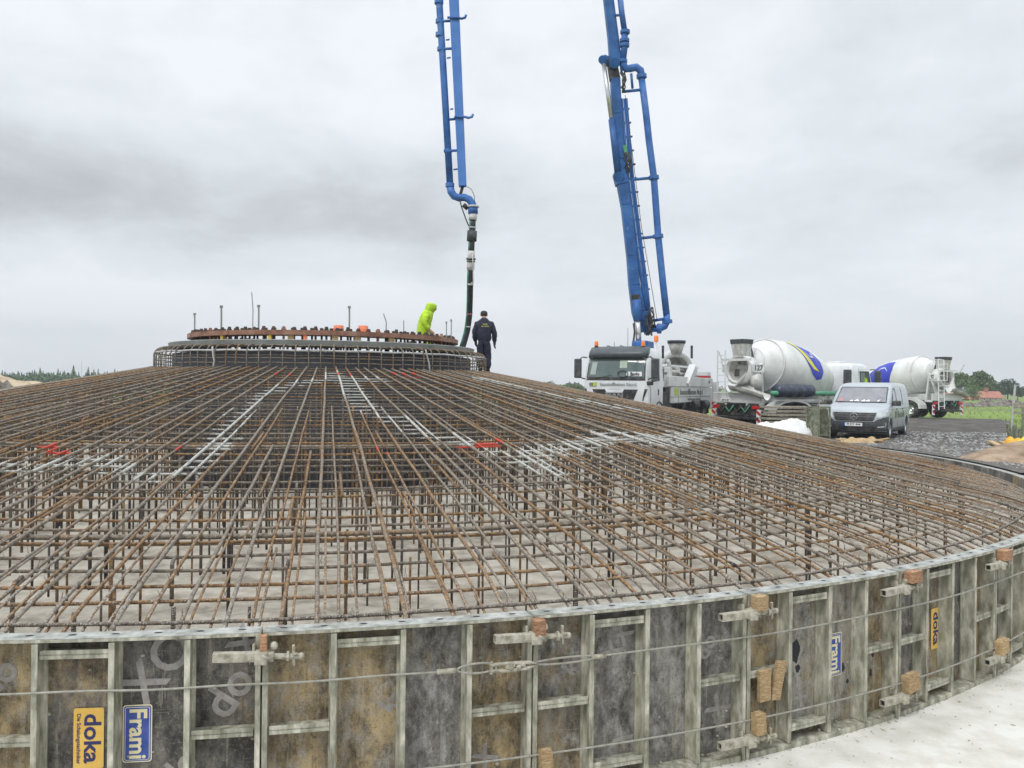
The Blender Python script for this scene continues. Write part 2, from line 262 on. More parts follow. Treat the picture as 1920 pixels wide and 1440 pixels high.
# ---------------------------------------------------------------- mesh helpers
class MB:
    def __init__(s): s.v = []; s.f = []; s.m = []; s.bar = []; s.tone = []; s.use = False; s.M = None
    def add(s, vs, fs, m=0, bar=None, tone=(.5, 0, 0)):
        n = len(s.v)
        if s.M is not None: vs = [tuple(s.M @ Vector(v)) for v in vs]
        s.v += vs; s.f += [tuple(i+n for i in f) for f in fs]; s.m += [m]*len(fs)
        s.bar += bar if bar else [(0, 0, 0)]*len(vs)
        s.tone += tone if isinstance(tone, list) else [tone]*len(vs)
        return s
    def box(s, x0, x1, y0, y1, z0, z1, m=0, T=None, **k):
        vs = [(x, y, z) for z in (z0, z1) for y in (y0, y1) for x in (x0, x1)]
        if T is not None: vs = [tuple(T @ Vector(v)) for v in vs]
        return s.add(vs, [(0, 2, 3, 1), (4, 5, 7, 6), (0, 1, 5, 4), (2, 6, 7, 3), (0, 4, 6, 2), (1, 3, 7, 5)], m, **k)
    def beam(s, p0, p1, w0, d0, w1=None, d1=None, m=0, up=(0, 1, 0)):
        p0 = Vector(p0); p1 = Vector(p1); w1 = w0 if w1 is None else w1; d1 = d0 if d1 is None else d1
        t = (p1-p0).normalized(); u = Vector(up); a = t.cross(u)
        if a.length < 1e-4: a = t.cross(Vector((1, 0, 0)))
        a.normalize(); b = a.cross(t).normalized()
        vs = []
        for p, w, d in ((p0, w0, d0), (p1, w1, d1)):
            for i, j in ((-1, -1), (1, -1), (1, 1), (-1, 1)): vs.append(tuple(p+a*i*w/2+b*j*d/2))
        return s.add(vs, [(0, 3, 2, 1), (4, 5, 6, 7), (0, 1, 5, 4), (1, 2, 6, 5), (2, 3, 7, 6), (3, 0, 4, 7)], m)
    def tube(s, pts, r, n=8, m=0, caps=True, closed=False, paint=None, tone=None, off0=0.0):
        P = [Vector(p) for p in pts]; K = len(P)
        if K < 2: return s
        rr = r if isinstance(r, (list, tuple)) else [r]*K
        T = []
        for i in range(K):
            a = P[(i-1) % K] if (closed or i > 0) else P[i]; b = P[(i+1) % K] if (closed or i < K-1) else P[i]
            d = (b-a); T.append(d.normalized() if d.length > 1e-9 else Vector((0, 0, 1)))
        u = T[0].cross(Vector((0, 0, 1)))
        if u.length < .05: u = T[0].cross(Vector((1, 0, 0)))
        u.normalize(); vs = []; bar = []; tn = []; L_ = off0
        for i in range(K):
            if i: 
                L_ += (P[i]-P[i-1]).length
                u = (u - T[i]*u.dot(T[i])); u.normalize()
            w = T[i].cross(u)
            pv = paint(P[i]) if paint else (0, 0)
            for j in range(n):
                a = 2*pi*j/n; q = P[i] + (u*cos(a)+w*sin(a))*rr[i]; vs.append(tuple(q))
                bar.append((L_, sin(a), pv[0])); tt = tone or (.5, 0, 0); tn.append((tt[0], tt[1], pv[1]))
        fs = []
        for i in range(K if closed else K-1):
            i2 = (i+1) % K
            for j in range(n):
                j2 = (j+1) % n; fs.append((i*n+j, i*n+j2, i2*n+j2, i2*n+j))
        if caps and not closed: fs.append(tuple(range(n-1, -1, -1))); fs.append(tuple((K-1)*n+j for j in range(n)))
        return s.add(vs, fs, m, bar, tn)
    def cyl(s, p0, p1, r0, r1=None, n=16, m=0, caps=True): return s.tube([p0, p1], [r0, r0 if r1 is None else r1], n, m, caps)
    def prism(s, poly, fn, a, b, m=0):
        # poly: 2-D outline; fn(u, v, t) -> point; extruded from t=a to t=b
        n = len(poly); vs = [fn(u, v, a) for u, v in poly]+[fn(u, v, b) for u, v in poly]
        fs = [tuple(range(n-1, -1, -1)), tuple(range(n, 2*n))]+[(i, (i+1) % n, n+(i+1) % n, n+i) for i in range(n)]
        return s.add(vs, fs, m)
    def lathe(s, prof, p0, axis, n=24, m=0, closed=False):
        # prof: list of (t along axis, radius)
        p0 = Vector(p0); ax = Vector(axis).normalized(); u = ax.cross(Vector((0, 0, 1)))
        if u.length < .05: u = Vector((1, 0, 0))
        u.normalize(); w = ax.cross(u); vs = []
        for t_, r_ in prof:
            for j in range(n):
                a = 2*pi*j/n; vs.append(tuple(p0+ax*t_+(u*cos(a)+w*sin(a))*max(r_, 1e-4)))
        K = len(prof); fs = []
        for i in range(K if closed else K-1):
            i2 = (i+1) % K
            for j in range(n): j2 = (j+1) % n; fs.append((i*n+j, i2*n+j, i2*n+j2, i*n+j2))
        return s.add(vs, fs, m)
    def arc(s, a0, a1, r0, r1, z0, z1, n, m=0, tone=(.5, 0, 0)):
        vs = []; tn = []
        for i in range(n+1):
            a = a0+(a1-a0)*i/n; c, q = cos(a), sin(a)
            vs += [(r0*c, r0*q, z0), (r1*c, r1*q, z0), (r1*c, r1*q, z1), (r0*c, r0*q, z1)]
        fs = [(0, 1, 2, 3), (4*n+3, 4*n+2, 4*n+1, 4*n)]
        for i in range(n):
            b = 4*i
            for j in range(4): j2 = (j+1) % 4; fs.append((b+j, b+4+j, b+4+j2, b+j2))
        return s.add(vs, fs, m, tone=tone)
    def ball(s, c, r, n=10, k=7, m=0, sq=(1, 1, 1)):
        vs = []; fs = []
        for i in range(k+1):
            th = pi*i/k
            for j in range(n):
                ph = 2*pi*j/n; vs.append((c[0]+r*sq[0]*sin(th)*cos(ph), c[1]+r*sq[1]*sin(th)*sin(ph), c[2]+r*sq[2]*cos(th)))
        for i in range(k):
            for j in range(n): j2 = (j+1) % n; fs.append((i*n+j, (i+1)*n+j, (i+1)*n+j2, i*n+j2))
        return s.add(vs, fs, m)
    def build(s, name, mats, parent=None, smooth=False, bevel=0.0, attrs=False, fix=True):
        me = bpy.data.meshes.new(name); me.from_pydata(s.v, [], s.f)
        mats = mats if isinstance(mats, (list, tuple)) else [mats]
        for x in mats: me.materials.append(M[x] if isinstance(x, str) else x)
        if len(mats) > 1: me.polygons.foreach_set('material_index', s.m)
        if attrs:
            for nm, data in (('bar', s.bar), ('tone', s.tone)):
                a = me.attributes.new(nm, 'FLOAT_VECTOR', 'POINT'); a.data.foreach_set('vector', [c for q in data for c in q])
        if smooth: me.polygons.foreach_set('use_smooth', [True]*len(s.f))
        me.update()
        if fix and len(s.f) < 20000:
            bm = bmesh.new(); bm.from_mesh(me); bmesh.ops.recalc_face_normals(bm, faces=bm.faces); bm.to_mesh(me); bm.free()
        o = bpy.data.objects.new(name, me); COL.objects.link(o)
        if parent is not None: o.parent = parent
        if bevel:
            b = o.modifiers.new('bevel', 'BEVEL'); b.width = bevel; b.segments = 2; b.limit_method = 'ANGLE'; b.angle_limit = radians(35)
        return o
def tag(o, label=None, cat=None, group=None, kind=None):
    if label: o['label'] = label
    if cat: o['category'] = cat
    if group: o['group'] = group
    if kind: o['kind'] = kind
    return o
def empty(name, loc=(0, 0, 0), rz=0.0, label=None, cat=None, group=None):
    o = bpy.data.objects.new(name, None); COL.objects.link(o); o.empty_display_size = .2
    o.location = loc; o.rotation_euler = (0, 0, rz); return tag(o, label, cat, group)
def copy_tree(o, parent=None):
    c = o.copy(); COL.objects.link(c)
    if parent is not None: c.parent = parent
    for ch in [x for x in COL.objects if x.parent == o]: copy_tree(ch, c)
    return c
def bake(o):
    dg = bpy.context.evaluated_depsgraph_get(); ev = o.evaluated_get(dg)
    me = bpy.data.meshes.new_from_object(ev, preserve_all_data_layers=True, depsgraph=dg)
    o.modifiers.clear(); o.data = me; return o
def text(name, string, size, m, parent, T, extrude=.002, bold=0.0, align='CENTER', sx=1.0, shear=0.0, spacing=1.0):
    # lettering: flat solid letters lying in the local XY plane, placed by matrix T
    cu = bpy.data.curves.new(name, 'FONT'); cu.body = string; cu.size = size; cu.extrude = extrude; cu.offset = bold
    cu.align_x = align; cu.align_y = 'CENTER'; cu.shear = shear; cu.space_character = spacing; cu.resolution_u = 3
    o = bpy.data.objects.new(name, cu); COL.objects.link(o)
    dg = bpy.context.evaluated_depsgraph_get(); me = bpy.data.meshes.new_from_object(o.evaluated_get(dg), depsgraph=dg)
    COL.objects.unlink(o); bpy.data.objects.remove(o)
    me.transform(T @ Matrix.Diagonal((sx, 1, 1, 1))); me.materials.clear(); me.materials.append(M[m])
    o = bpy.data.objects.new(name, me); COL.objects.link(o)
    if parent is not None: o.parent = parent
    return o
def frame_at(p, xdir, ydir):
    x = Vector(xdir).normalized(); y = Vector(ydir).normalized(); z = x.cross(y).normalized(); y = z.cross(x)
    T = Matrix.Identity(4)
    for i in range(3): T[i][0] = x[i]; T[i][1] = y[i]; T[i][2] = z[i]; T[i][3] = p[i]
    return T
def at(u, v, D):
    # a measured point: where a direction seen at (u, v) of the survey picture lies at distance D
    a, b = u-960, v-720; c, s = cos(ROLL), sin(ROLL); x = (c*a+s*b)/FPX; z = (s*a-c*b)/FPX
    Y = cos(PITCH)-z*sin(PITCH); Z = sin(PITCH)+z*cos(PITCH); k = D/Y
    return Vector((x*k, D, Z*k+CAMZ))
# ================================================================ FOUNDATION
C0 = Vector((-4.803, 21.487, 0)); RR = 16.0; SLOPE = .1856
def conez(r): return 2.10-SLOPE*(r-4.12)
WHITE = [
 ([(2.2,-4.9),(1.21,-5.3),(.75,-5.7),(.66,-6.11),(.35,-7.06),(.53,-8.5),(.81,-10.07),(.95,-11.46),(.84,-11.87),(.41,-11.81),(-.21,-11.18),(-.59,-11.28),(-.91,-11.54),(-1.39,-11.43),(-2.4,-10.9),(-3.6,-10.2)], .17),
 ([(1.23,-4.72),(1.72,-5.77),(2.06,-6.73),(2.46,-7.9),(3.08,-8.46),(3.31,-8.98),(3.69,-9.27),(4.07,-9.4),(4.69,-9.93),(5.03,-10.13),(5.35,-10.7)], .22),
 ([(5.03,-10.13),(5.17,-9.66),(5.57,-9.29),(6.11,-8.66),(6.38,-7.94),(7.0,-7.6)], .30),
 ([(6.93,-8.18),(7.42,-7.86),(8.05,-6.62),(8.4,-6.1),(9.29,-5.11)], .30),
 ([(4.15,-3.02),(5.91,-4.28),(7.44,-4.45)], .22), ([(-5.0,-4.0),(-7.8,-5.6),(-10.5,-6.4)], .2)]
RED = [((-1.42,-10.4),(-1.0,-10.9),.07),((.50,-10.6),(.64,-10.97),.07),((-2.1,-4.7),(-1.65,-4.9),.08),((.0,-5.1),(.32,-5.05),.08),
       ((1.3,-4.9),(1.55,-4.85),.07),((2.45,-4.2),(2.8,-4.0),.12),((2.86,-10.2),(3.25,-10.42),.09),((4.25,-9.6),(4.6,-9.35),.13)]
def sdist(p, a, b):
    ax, ay = a; bx, by = b; dx, dy = bx-ax, by-ay; l = dx*dx+dy*dy
    k = max(0, min(1, ((p[0]-ax)*dx+(p[1]-ay)*dy)/l)) if l else 0
    return hypot(p[0]-ax-k*dx, p[1]-ay-k*dy)
def paint(p):
    r2 = p[0]*p[0]+p[1]*p[1]
    if p[2] < conez(sqrt(r2))-.16 or p[1] > 0: return (0, 0)
    w = 0
    for pl, wd in WHITE:
        for i in range(len(pl)-1):
            d = sdist(p, pl[i], pl[i+1])
            if d < wd: w = 1
            elif d < wd+.12: w = max(w, 1-(d-wd)/.12)
    rd = 0
    for a, b, wd in RED:
        if sdist(p, a, b) < wd: rd = 1
    return (w*(1-rd), rd)
fx = empty('reinforcement_mat', C0, 0, 'broad cone of rusty steel bars tied above the fresh concrete inside the round formwork', 'reinforcement')
rnd = random.Random(5)
FRONT = radians(-77)
def adist(a): return abs((a-FRONT+pi) % (2*pi)-pi)
rest = MB(); cand = []
for i in range(130):
    for fam, (off, rs, rad) in enumerate(((0, 4.16, .0190), (1/3, 8.2, .0140), (2/3, 10.7, .0165))):
        a = 2*pi*(i+off)/130+rnd.uniform(-.0035, .0035)
        if fam: rs += rnd.choice((-.25, 0, 0, .1, .9 if fam == 2 else .1))
        cand.append((a, fam, rs, rad*rnd.uniform(.9, 1.12), rnd.uniform(-.006, .006)))
cand.sort(key=lambda q: adist(q[0]))
for k, (a, fam, rs, rad, jj) in enumerate(cand):
    re_ = 15.76+rnd.uniform(-.04, .03); n = max(2, int((re_-rs)/.22)) if adist(a) < 1.45 else 4
    a2 = a+rnd.uniform(-.0035, .0035); z0 = rnd.uniform(-.008, .008); pts = []
    for q in range(n+1):
        f = q/n; r = rs+(re_-rs)*f; aa = a+(a2-a)*f+(.006*noise.noise(Vector((r*.8, k*1.7, 0)))+.006*noise.noise(Vector((r*.35, k*3.1, 4))))/max(r, 4)*2.2
        dz = -.012*sin(f*pi*5+k) * .5 + z0 - (.11*((r-14.9)/.9)**2 if r > 14.9 else 0)
        pts.append((r*cos(aa), r*sin(aa), conez(r)+dz-.012-.010*fam))
    tn = (rnd.choice((rnd.uniform(.0, .35), rnd.uniform(.3, .9))), .15 if rnd.random() < .4 else 0, 0)
    if k < 100:
        MB().tube(pts, rad, 8 if adist(a) < .5 else 6, paint=paint, tone=tn, off0=k*.37).build('radial_bar', 'rebar', fx, True, attrs=True, fix=False)
    else: rest.tube(pts, rad, 6 if adist(a) < 1.2 else 4, paint=paint if adist(a) < 1.45 else None, tone=tn, off0=k*.37)
tag(rest.build('radial_bars', 'rebar', fx, True, attrs=True, fix=False), kind='stuff')
# short lap bars that start 1-1.5 m inside the rim beside the radials
eb = MB(); ebs = []
for i in range(390):
    a = 2*pi*(i+.04)/390; ebs.append((a+rnd.uniform(.0022, .0036)*rnd.choice((1, 1, 1, -1)), rnd.uniform(13.1, 14.7), rnd.uniform(.3, .95)))
ebs = [e for e in ebs if adist(e[0]) < 1.9 and rnd.random() < .95]; ebs.sort(key=lambda q: adist(q[0]))
for k, (a, rs, tn) in enumerate(ebs):
    pts = [(r*cos(a), r*sin(a), conez(r)-.022-(.11*((r-14.9)/.9)**2 if r > 14.9 else 0)) for r in [rs+(15.80-rs)*q/5 for q in range(6)]]
    pts = [(pts[0][0], pts[0][1], pts[0][2]-.03)]+pts
    b = MB() if k < 100 else eb
    b.tube(pts, .0115, 6 if k < 100 else 4, tone=(tn, .3 if rnd.random() < .35 else 0, 0), off0=k*.3)
    if k < 100: b.build('edge_bar', 'rebar', fx, True, attrs=True, fix=False)
tag(eb.build('edge_bars', 'rebar', fx, True, attrs=True, fix=False), kind='stuff')
# mid-slope hook bars seen as short thick ends
hk = MB(); n_h = 0
for i in range(130):
    for r0, ln in ((9.7, .9), (10.9, 1.0), (11.6, .9), (12.6, .8)):
        a = 2*pi*(i+rnd.random())/130
        if rnd.random() < .62 or adist(a) > 1.5: continue
        r0 += rnd.uniform(-.15, .15); pts = [(r*cos(a), r*sin(a), conez(r)-.03) for r in (r0, r0+ln)]
        pts = [(pts[0][0]*.997, pts[0][1]*.997, pts[0][2]-.35), (pts[0][0]*.998, pts[0][1]*.998, pts[0][2]-.06)]+pts
        b = MB() if (n_h < 60 and adist(a) < .35) else hk
        b.tube(pts, .017, 6, tone=(rnd.uniform(.5, 1.0), 0, 0), paint=paint)
        if b is not hk: n_h += 1; b.build('hook_bar', 'rebar', fx, True, attrs=True, fix=False)
tag(hk.build('hook_bars', 'rebar', fx, True, attrs=True, fix=False), kind='stuff')
# ring bars
rings = [15.47, 15.13, 14.84, 14.51, 14.22, 13.88, 13.53, 13.27, 12.97, 12.59, 12.3, 12.01, 11.68, 11.4, 11.13, 10.83, 10.55]
r = 10.27
while r > 4.3: rings.append(r); r -= .265
for k, r in enumerate(rings):
    nseg = 200 if r > 10 else 150; pts = []
    wob = rnd.uniform(0, 6)
    for q in range(nseg):
        a = 2*pi*q/nseg; rr = r+.012*sin(a*7+wob); pts.append((rr*cos(a), rr*sin(a), conez(r)-.048+.005*sin(a*23+wob)))
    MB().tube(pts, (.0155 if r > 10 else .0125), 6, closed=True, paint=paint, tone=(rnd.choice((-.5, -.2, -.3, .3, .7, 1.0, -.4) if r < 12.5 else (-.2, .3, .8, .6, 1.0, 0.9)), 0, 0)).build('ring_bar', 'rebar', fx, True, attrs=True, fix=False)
for r, z, rad in ((13.72, -.05, .026), (13.76, -.10, .020), (10.4, -.055, .022)):
    MB().tube([(r*cos(2*pi*q/200), r*sin(2*pi*q/200), conez(r)+z) for q in range(200)], rad, 8, closed=True, paint=paint, tone=(.35, 0, 0)).build('ring_bar', 'rebar', fx, True, attrs=True, fix=False)
# lower mats deep inside
lo = MB()
r = 11.6
while r > 4.0:
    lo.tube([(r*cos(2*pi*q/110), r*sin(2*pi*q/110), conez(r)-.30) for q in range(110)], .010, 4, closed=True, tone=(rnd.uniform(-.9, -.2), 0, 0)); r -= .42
tag(lo.build('lower_bars', 'rebar', fx, True, attrs=True, fix=False), kind='stuff')
# twisted tie wires at the crossings
tw_ = MB()
for k in range(1500):
    a = FRONT+rnd.gauss(0, .55); i = round(a/(2*pi)*390)/390*2*pi; r = rnd.choice(rings[:26]); z = conez(r)-.03
    c_, s_ = cos(i), sin(i); u = .026
    tw_.tube([(r*c_+u*(-s_-c_)*.7, r*s_+u*(c_-s_)*.7, z-.02), (r*c_, r*s_, z+.040), (r*c_+u*(s_+c_)*.7, r*s_+u*(-c_+s_)*.7, z-.02)], .0024, 4, tone=(.2, 0, 0))
    if rnd.random() < .4: tw_.tube([(r*c_, r*s_, z+.03), (r*c_+rnd.uniform(-.03, .03), r*s_+rnd.uniform(-.03, .03), z+.085)], .0026, 4, tone=(.8, 0, 0))
tag(tw_.build('tie_wires', 'rebar', fx, True, attrs=True, fix=False), kind='stuff')
# vertical bars standing in the concrete
vb = []; CONC = -.55
for r, n, pr in ((15.3, 150, .55), (14.9, 120, .3), (14.5, 170, .6), (13.9, 160, .5), (13.6, 230, .6), (12.95, 190, .55), (12.3, 210, .6), (11.7, 230, .6), (11.2, 200, .6), (10.7, 240, .6),
                 (10.1, 210, .6), (9.6, 200, .6), (9.1, 190, .6), (8.6, 180, .6), (8.1, 170, .6), (7.6, 150, .6), (7.0, 140, .6), (6.4, 120, .6), (5.8, 110, .6), (5.2, 100, .6), (4.6, 90, .7)):
    for i in range(n):
        if rnd.random() > pr: continue
        a = 2*pi*(i+rnd.uniform(-.15, .15))/n; rr = r+rnd.uniform(-.08, .08)
        if adist(a) > 1.75 and rnd.random() < .3: continue
        vb.append((a, rr))
vb.sort(key=lambda q: (hypot(q[1]*cos(q[0])+C0.x, q[1]*sin(q[0])+C0.y)))
vo = MB()
for k, (a, r) in enumerate(vb):
    x, y = r*cos(a), r*sin(a); zb = CONC-.03 if rnd.random() < .78 else rnd.uniform(-.35, -.05); lean = rnd.uniform(-.012, .012)
    b = MB() if k < 100 else vo; rad = rnd.choice((.010, .0125, .014, .018))
    pts = [(x+lean, y, zb), (x, y, conez(r)-.03)]
    if rnd.random() < .25: pts += [(x*(1-.03/r), y*(1-.03/r), conez(r)-.005), (x*(1-.14/r), y*(1-.14/r), conez(r)+.012)]
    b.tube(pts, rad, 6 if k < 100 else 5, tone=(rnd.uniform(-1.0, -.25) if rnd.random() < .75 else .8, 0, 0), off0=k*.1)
    if k < 100: b.build('vertical_bar', 'rebar', fx, True, attrs=True, fix=False)
tag(vo.build('vertical_bars', 'rebar', fx, True, attrs=True, fix=False), kind='stuff')

# fresh concrete inside the form (falls away to the unfilled core)
def polar(name, radii, nseg, zf, m, center=C0, a0=0, a1=2*pi, kind='structure', smooth=True):
    b = MB(); full = abs(a1-a0-2*pi) < 1e-6; vs = []; fs = []; K = nseg if full else nseg+1
    for r in radii:
        for j in range(K):
            a = a0+(a1-a0)*j/nseg; x, y = r*cos(a), r*sin(a); vs.append((x, y, zf(x, y, r, a)))
    for i in range(len(radii)-1):
        for j in range(nseg):
            j2 = (j+1) % K; fs.append((i*K+j, (i+1)*K+j, (i+1)*K+j2, i*K+j2))
    b.add(vs, fs); o = b.build(name, m, None, smooth); o.location = center
    return tag(o, kind=kind) if kind else o
def sstep(a, b, x): k = max(0, min(1, (x-a)/(b-a))); return k*k*(3-2*k)
def czf(x, y, r, a):
    n1 = noise.noise(Vector((x*.7, y*.7, 0)))*.04+noise.noise(Vector((x*2.6, y*2.6, 5)))*.022+noise.noise(Vector((x*7, y*7, 9)))*.012
    foot = max(0, noise.noise(Vector((x*4.5, y*4.5, 21)))-.25)*.10
    return CONC+n1-foot
rad = [3.6+.4*i for i in range(16)]+[10+.1*i for i in range(59)]+[15.85]
conc = polar('fresh_concrete', rad, 720, czf, 'concrete')

# ---- pedestal: black core drum, hoop cage, grey template ring, anchor ring
drum = MB().lathe([(-1.25, 3.72), (2.42, 3.72), (2.42, .01)], (0, 0, 0), (0, 0, 1), 96).build('pedestal_core', 'black_sheet', None, True)
drum.location = C0; 
tag(drum, 'black sheet wrapped round core of the pedestal, dark behind the hoop cage', 'pedestal core')
pc = empty('pedestal_cage', C0, 0, 'round cage of bent over hoop bars standing at the peak of the bar cone', 'rebar cage')
def hoop(a, j, b, tn):
    ra = 4.12; pts = [(ra, 0, 1.93), (ra+j*.3, 0, 2.3)]
    for q in range(6): th = pi/2*q/5; pts.append((ra-.20+.20*cos(th)+j*.3, 0, 2.36+.20*sin(th)))
    pts += [(3.70, 0, 2.565), (3.5, 0, 2.55)]
    ta = j*.8
    pp = []
    for (r_, _, z) in pts: aa = a+ta*(2.4-z)*.12; pp.append((r_*cos(aa), r_*sin(aa), z))
    b.tube(pp, .0135, 6, tone=tn)
for i in range(100):
    b = MB(); hoop(2*pi*i/100+rnd.uniform(-.006, .006), rnd.uniform(-.05, .05), b, (rnd.uniform(.0, .55), .25 if i % 23 == 4 else 0, 0)); b.build('hoop_bar', 'rebar', pc, True, attrs=True, fix=False)
for r, z, rad, mm in ((4.09, 2.43, .024, 'white_pipe'), (4.10, 2.27, .011, 'rebar'), (4.10, 2.17, .011, 'rebar'), (4.02, 2.33, .010, 'rebar'), (3.86, 2.545, .013, 'rebar'), (3.74, 2.54, .013, 'rebar'), (3.98, 2.05, .011, 'rebar')):
    MB().tube([((r+.015*sin(q*.9))*cos(2*pi*q/96), (r+.015*sin(q*.9))*sin(2*pi*q/96), z+.006*sin(q*1.7)) for q in range(96)], rad, 6, closed=True, tone=(.3, 0, 0)).build('hoop_ring', mm, pc, True, attrs=True, fix=False)
MB().tube([(4.16*cos(radians(q)), 4.16*sin(radians(q)), 2.5-.1*k) for k, q in enumerate((-112.4, -112.2, -112.0, -111.6, -111.9, -112.3))], .02, 6).build('cable_conduit', 'white_pipe', pc, True)
MB().tube([(4.16*cos(radians(q)), 4.16*sin(radians(q)), 2.52-.1*k) for k, q in enumerate((-46.4, -46.0, -45.5, -45.0, -44.8, -44.6))], .018, 6).build('cable_conduit', 'white_pipe', pc, True)
gr = MB().lathe([(2.52, 3.70), (2.545, 3.78), (2.665, 3.815), (2.675, 3.80), (2.675, 3.25), (2.60, 3.25), (2.52, 3.4)], (0, 0, 0), (0, 0, 1), 120, closed=True).build('template_ring', 'grey_sheet', None)
gr.location = C0; tag(gr, 'grey sloping sheet ring lying on top of the hoop cage below the red brown ring', 'template ring')
ar = empty('anchor_ring', C0, 0, 'red brown steel ring studded with dark anchor bolts on top of the pedestal', 'anchor ring')
AZ0, AZ1 = 2.80, 2.905
MB().lathe([(AZ0, 2.85), (AZ0, 3.385), (AZ1, 3.385), (AZ1, 2.85)], (0, 0, 0), (0, 0, 1), 132, closed=True).build('ring_plate', 'rust_ring', ar)
for i in range(88):
    a = 2*pi*i/88; b = MB(); c, s = 3.26*cos(a), 3.26*sin(a)
    b.cyl((c, s, AZ1), (c, s, AZ1+.035), .058, .055, 6).cyl((c, s, AZ1+.035), (c, s, AZ1+.075+rnd.uniform(-.01, .02)), .046, .034, 8)
    b.cyl((c, s, 2.45), (c, s, AZ0), .026, None, 6)
    b.build('anchor_bolt', 'rust_ring' if i % 9 == 2 else 'dark_bolt', ar)
ib = MB()
for i in range(88):
    a = 2*pi*(i+.5)/88; c, s = 2.98*cos(a), 2.98*sin(a)
    ib.cyl((c, s, AZ1), (c, s, AZ1+.075), .05, .04, 6).cyl((c, s, 2.43), (c, s, AZ0), .026, None, 5)
tag(ib.build('inner_anchor_bolts', 'dark_bolt', ar), kind='stuff')
for a in (-118, -103, -84, -72, -58): MB().arc(radians(a)-.016, radians(a)+.016, 3.386, 3.396, AZ0+.004, AZ1-.004, 2).build('joint_plate', 'rust_ring', ar)
for a in (-121, -99): MB().arc(radians(a)-.012, radians(a)+.012, 3.30, 3.36, 2.68, 2.797, 2).build('spacer_block', 'yellow_tag', ar)
MB().arc(radians(-85.5)-.012, radians(-85.5)+.012, 3.30, 3.36, 2.68, 2.797, 2).build('spacer_block', 'orange_cap', ar)
for a in (-91, -74.5, -66, -52): MB().arc(radians(a)-.02, radians(a)+.02, 3.2, 3.33, 2.68, 2.797, 2).build('spacer_block', 'wood', ar)
# rods standing out of the ring: (px, top y, foot y, distance, radius)
for k, (px, ty, by, D, rad, lab) in enumerate((
    (365, 588, 612, 20.2, .018, 'short threaded rod at the far left of the red brown ring'),
    (415, 574, 611, 19.6, .022, 'thick threaded rod with a nut, second from the left on the ring'),
    (474, 548, 611, 20.4, .012, 'tallest, thin and slightly bent rod rising from the ring'),
    (485, 573, 611, 19.2, .020, 'threaded rod just right of the tall thin rod'),
    (655, 575, 613, 18.7, .020, 'threaded rod beside the orange caps on the ring'),
    (721, 588, 618, 19.5, .014, 'leaning thin rod between the orange caps and the yellow clad person'),
    (757, 601, 621, 19.4, .012, 'short stub rod left of the yellow clad person'),
    (837, 604, 632, 20.5, .014, 'shorter of the two close rods by the pump hose'),
    (846, 600, 634, 20.6, .014, 'taller of the two close rods by the pump hose'))):
    p = at(px+(3 if k == 5 else 0), by, D); q = at(px-(2 if k in (2, 5) else 0), ty, D)
    b = MB(); b.tube([(0, 0, AZ1+.0-p.z), (0, 0, (q.z-p.z)*.5), (q.x-p.x, 0, q.z-p.z)], rad, 6)
    if k not in (2, 5, 6): b.cyl((q.x-p.x, 0, q.z-p.z-.04), (q.x-p.x, 0, q.z-p.z+.015), rad*1.8, None, 6)
    o = b.build('threaded_rod', 'grey_sheet'); o.location = p; tag(o, lab, 'rod', 'rods standing on the anchor ring')
for px, lab in ((635, 'left one of the two orange plastic caps on the ring, behind a threaded rod'), (681, 'right one of the two orange plastic caps on the ring')):
    p = at(px, 612, 18.9); o = MB().lathe([(0, .115), (.09, .125), (.10, .115), (.16, .11), (.165, .02)], (0, 0, 0), (0, 0, 1), 18).build('pipe_cap', 'orange_cap', None, True)
    o.location = (p.x, p.y, AZ1+.002); tag(o, lab, 'cap', 'orange caps on the anchor ring')

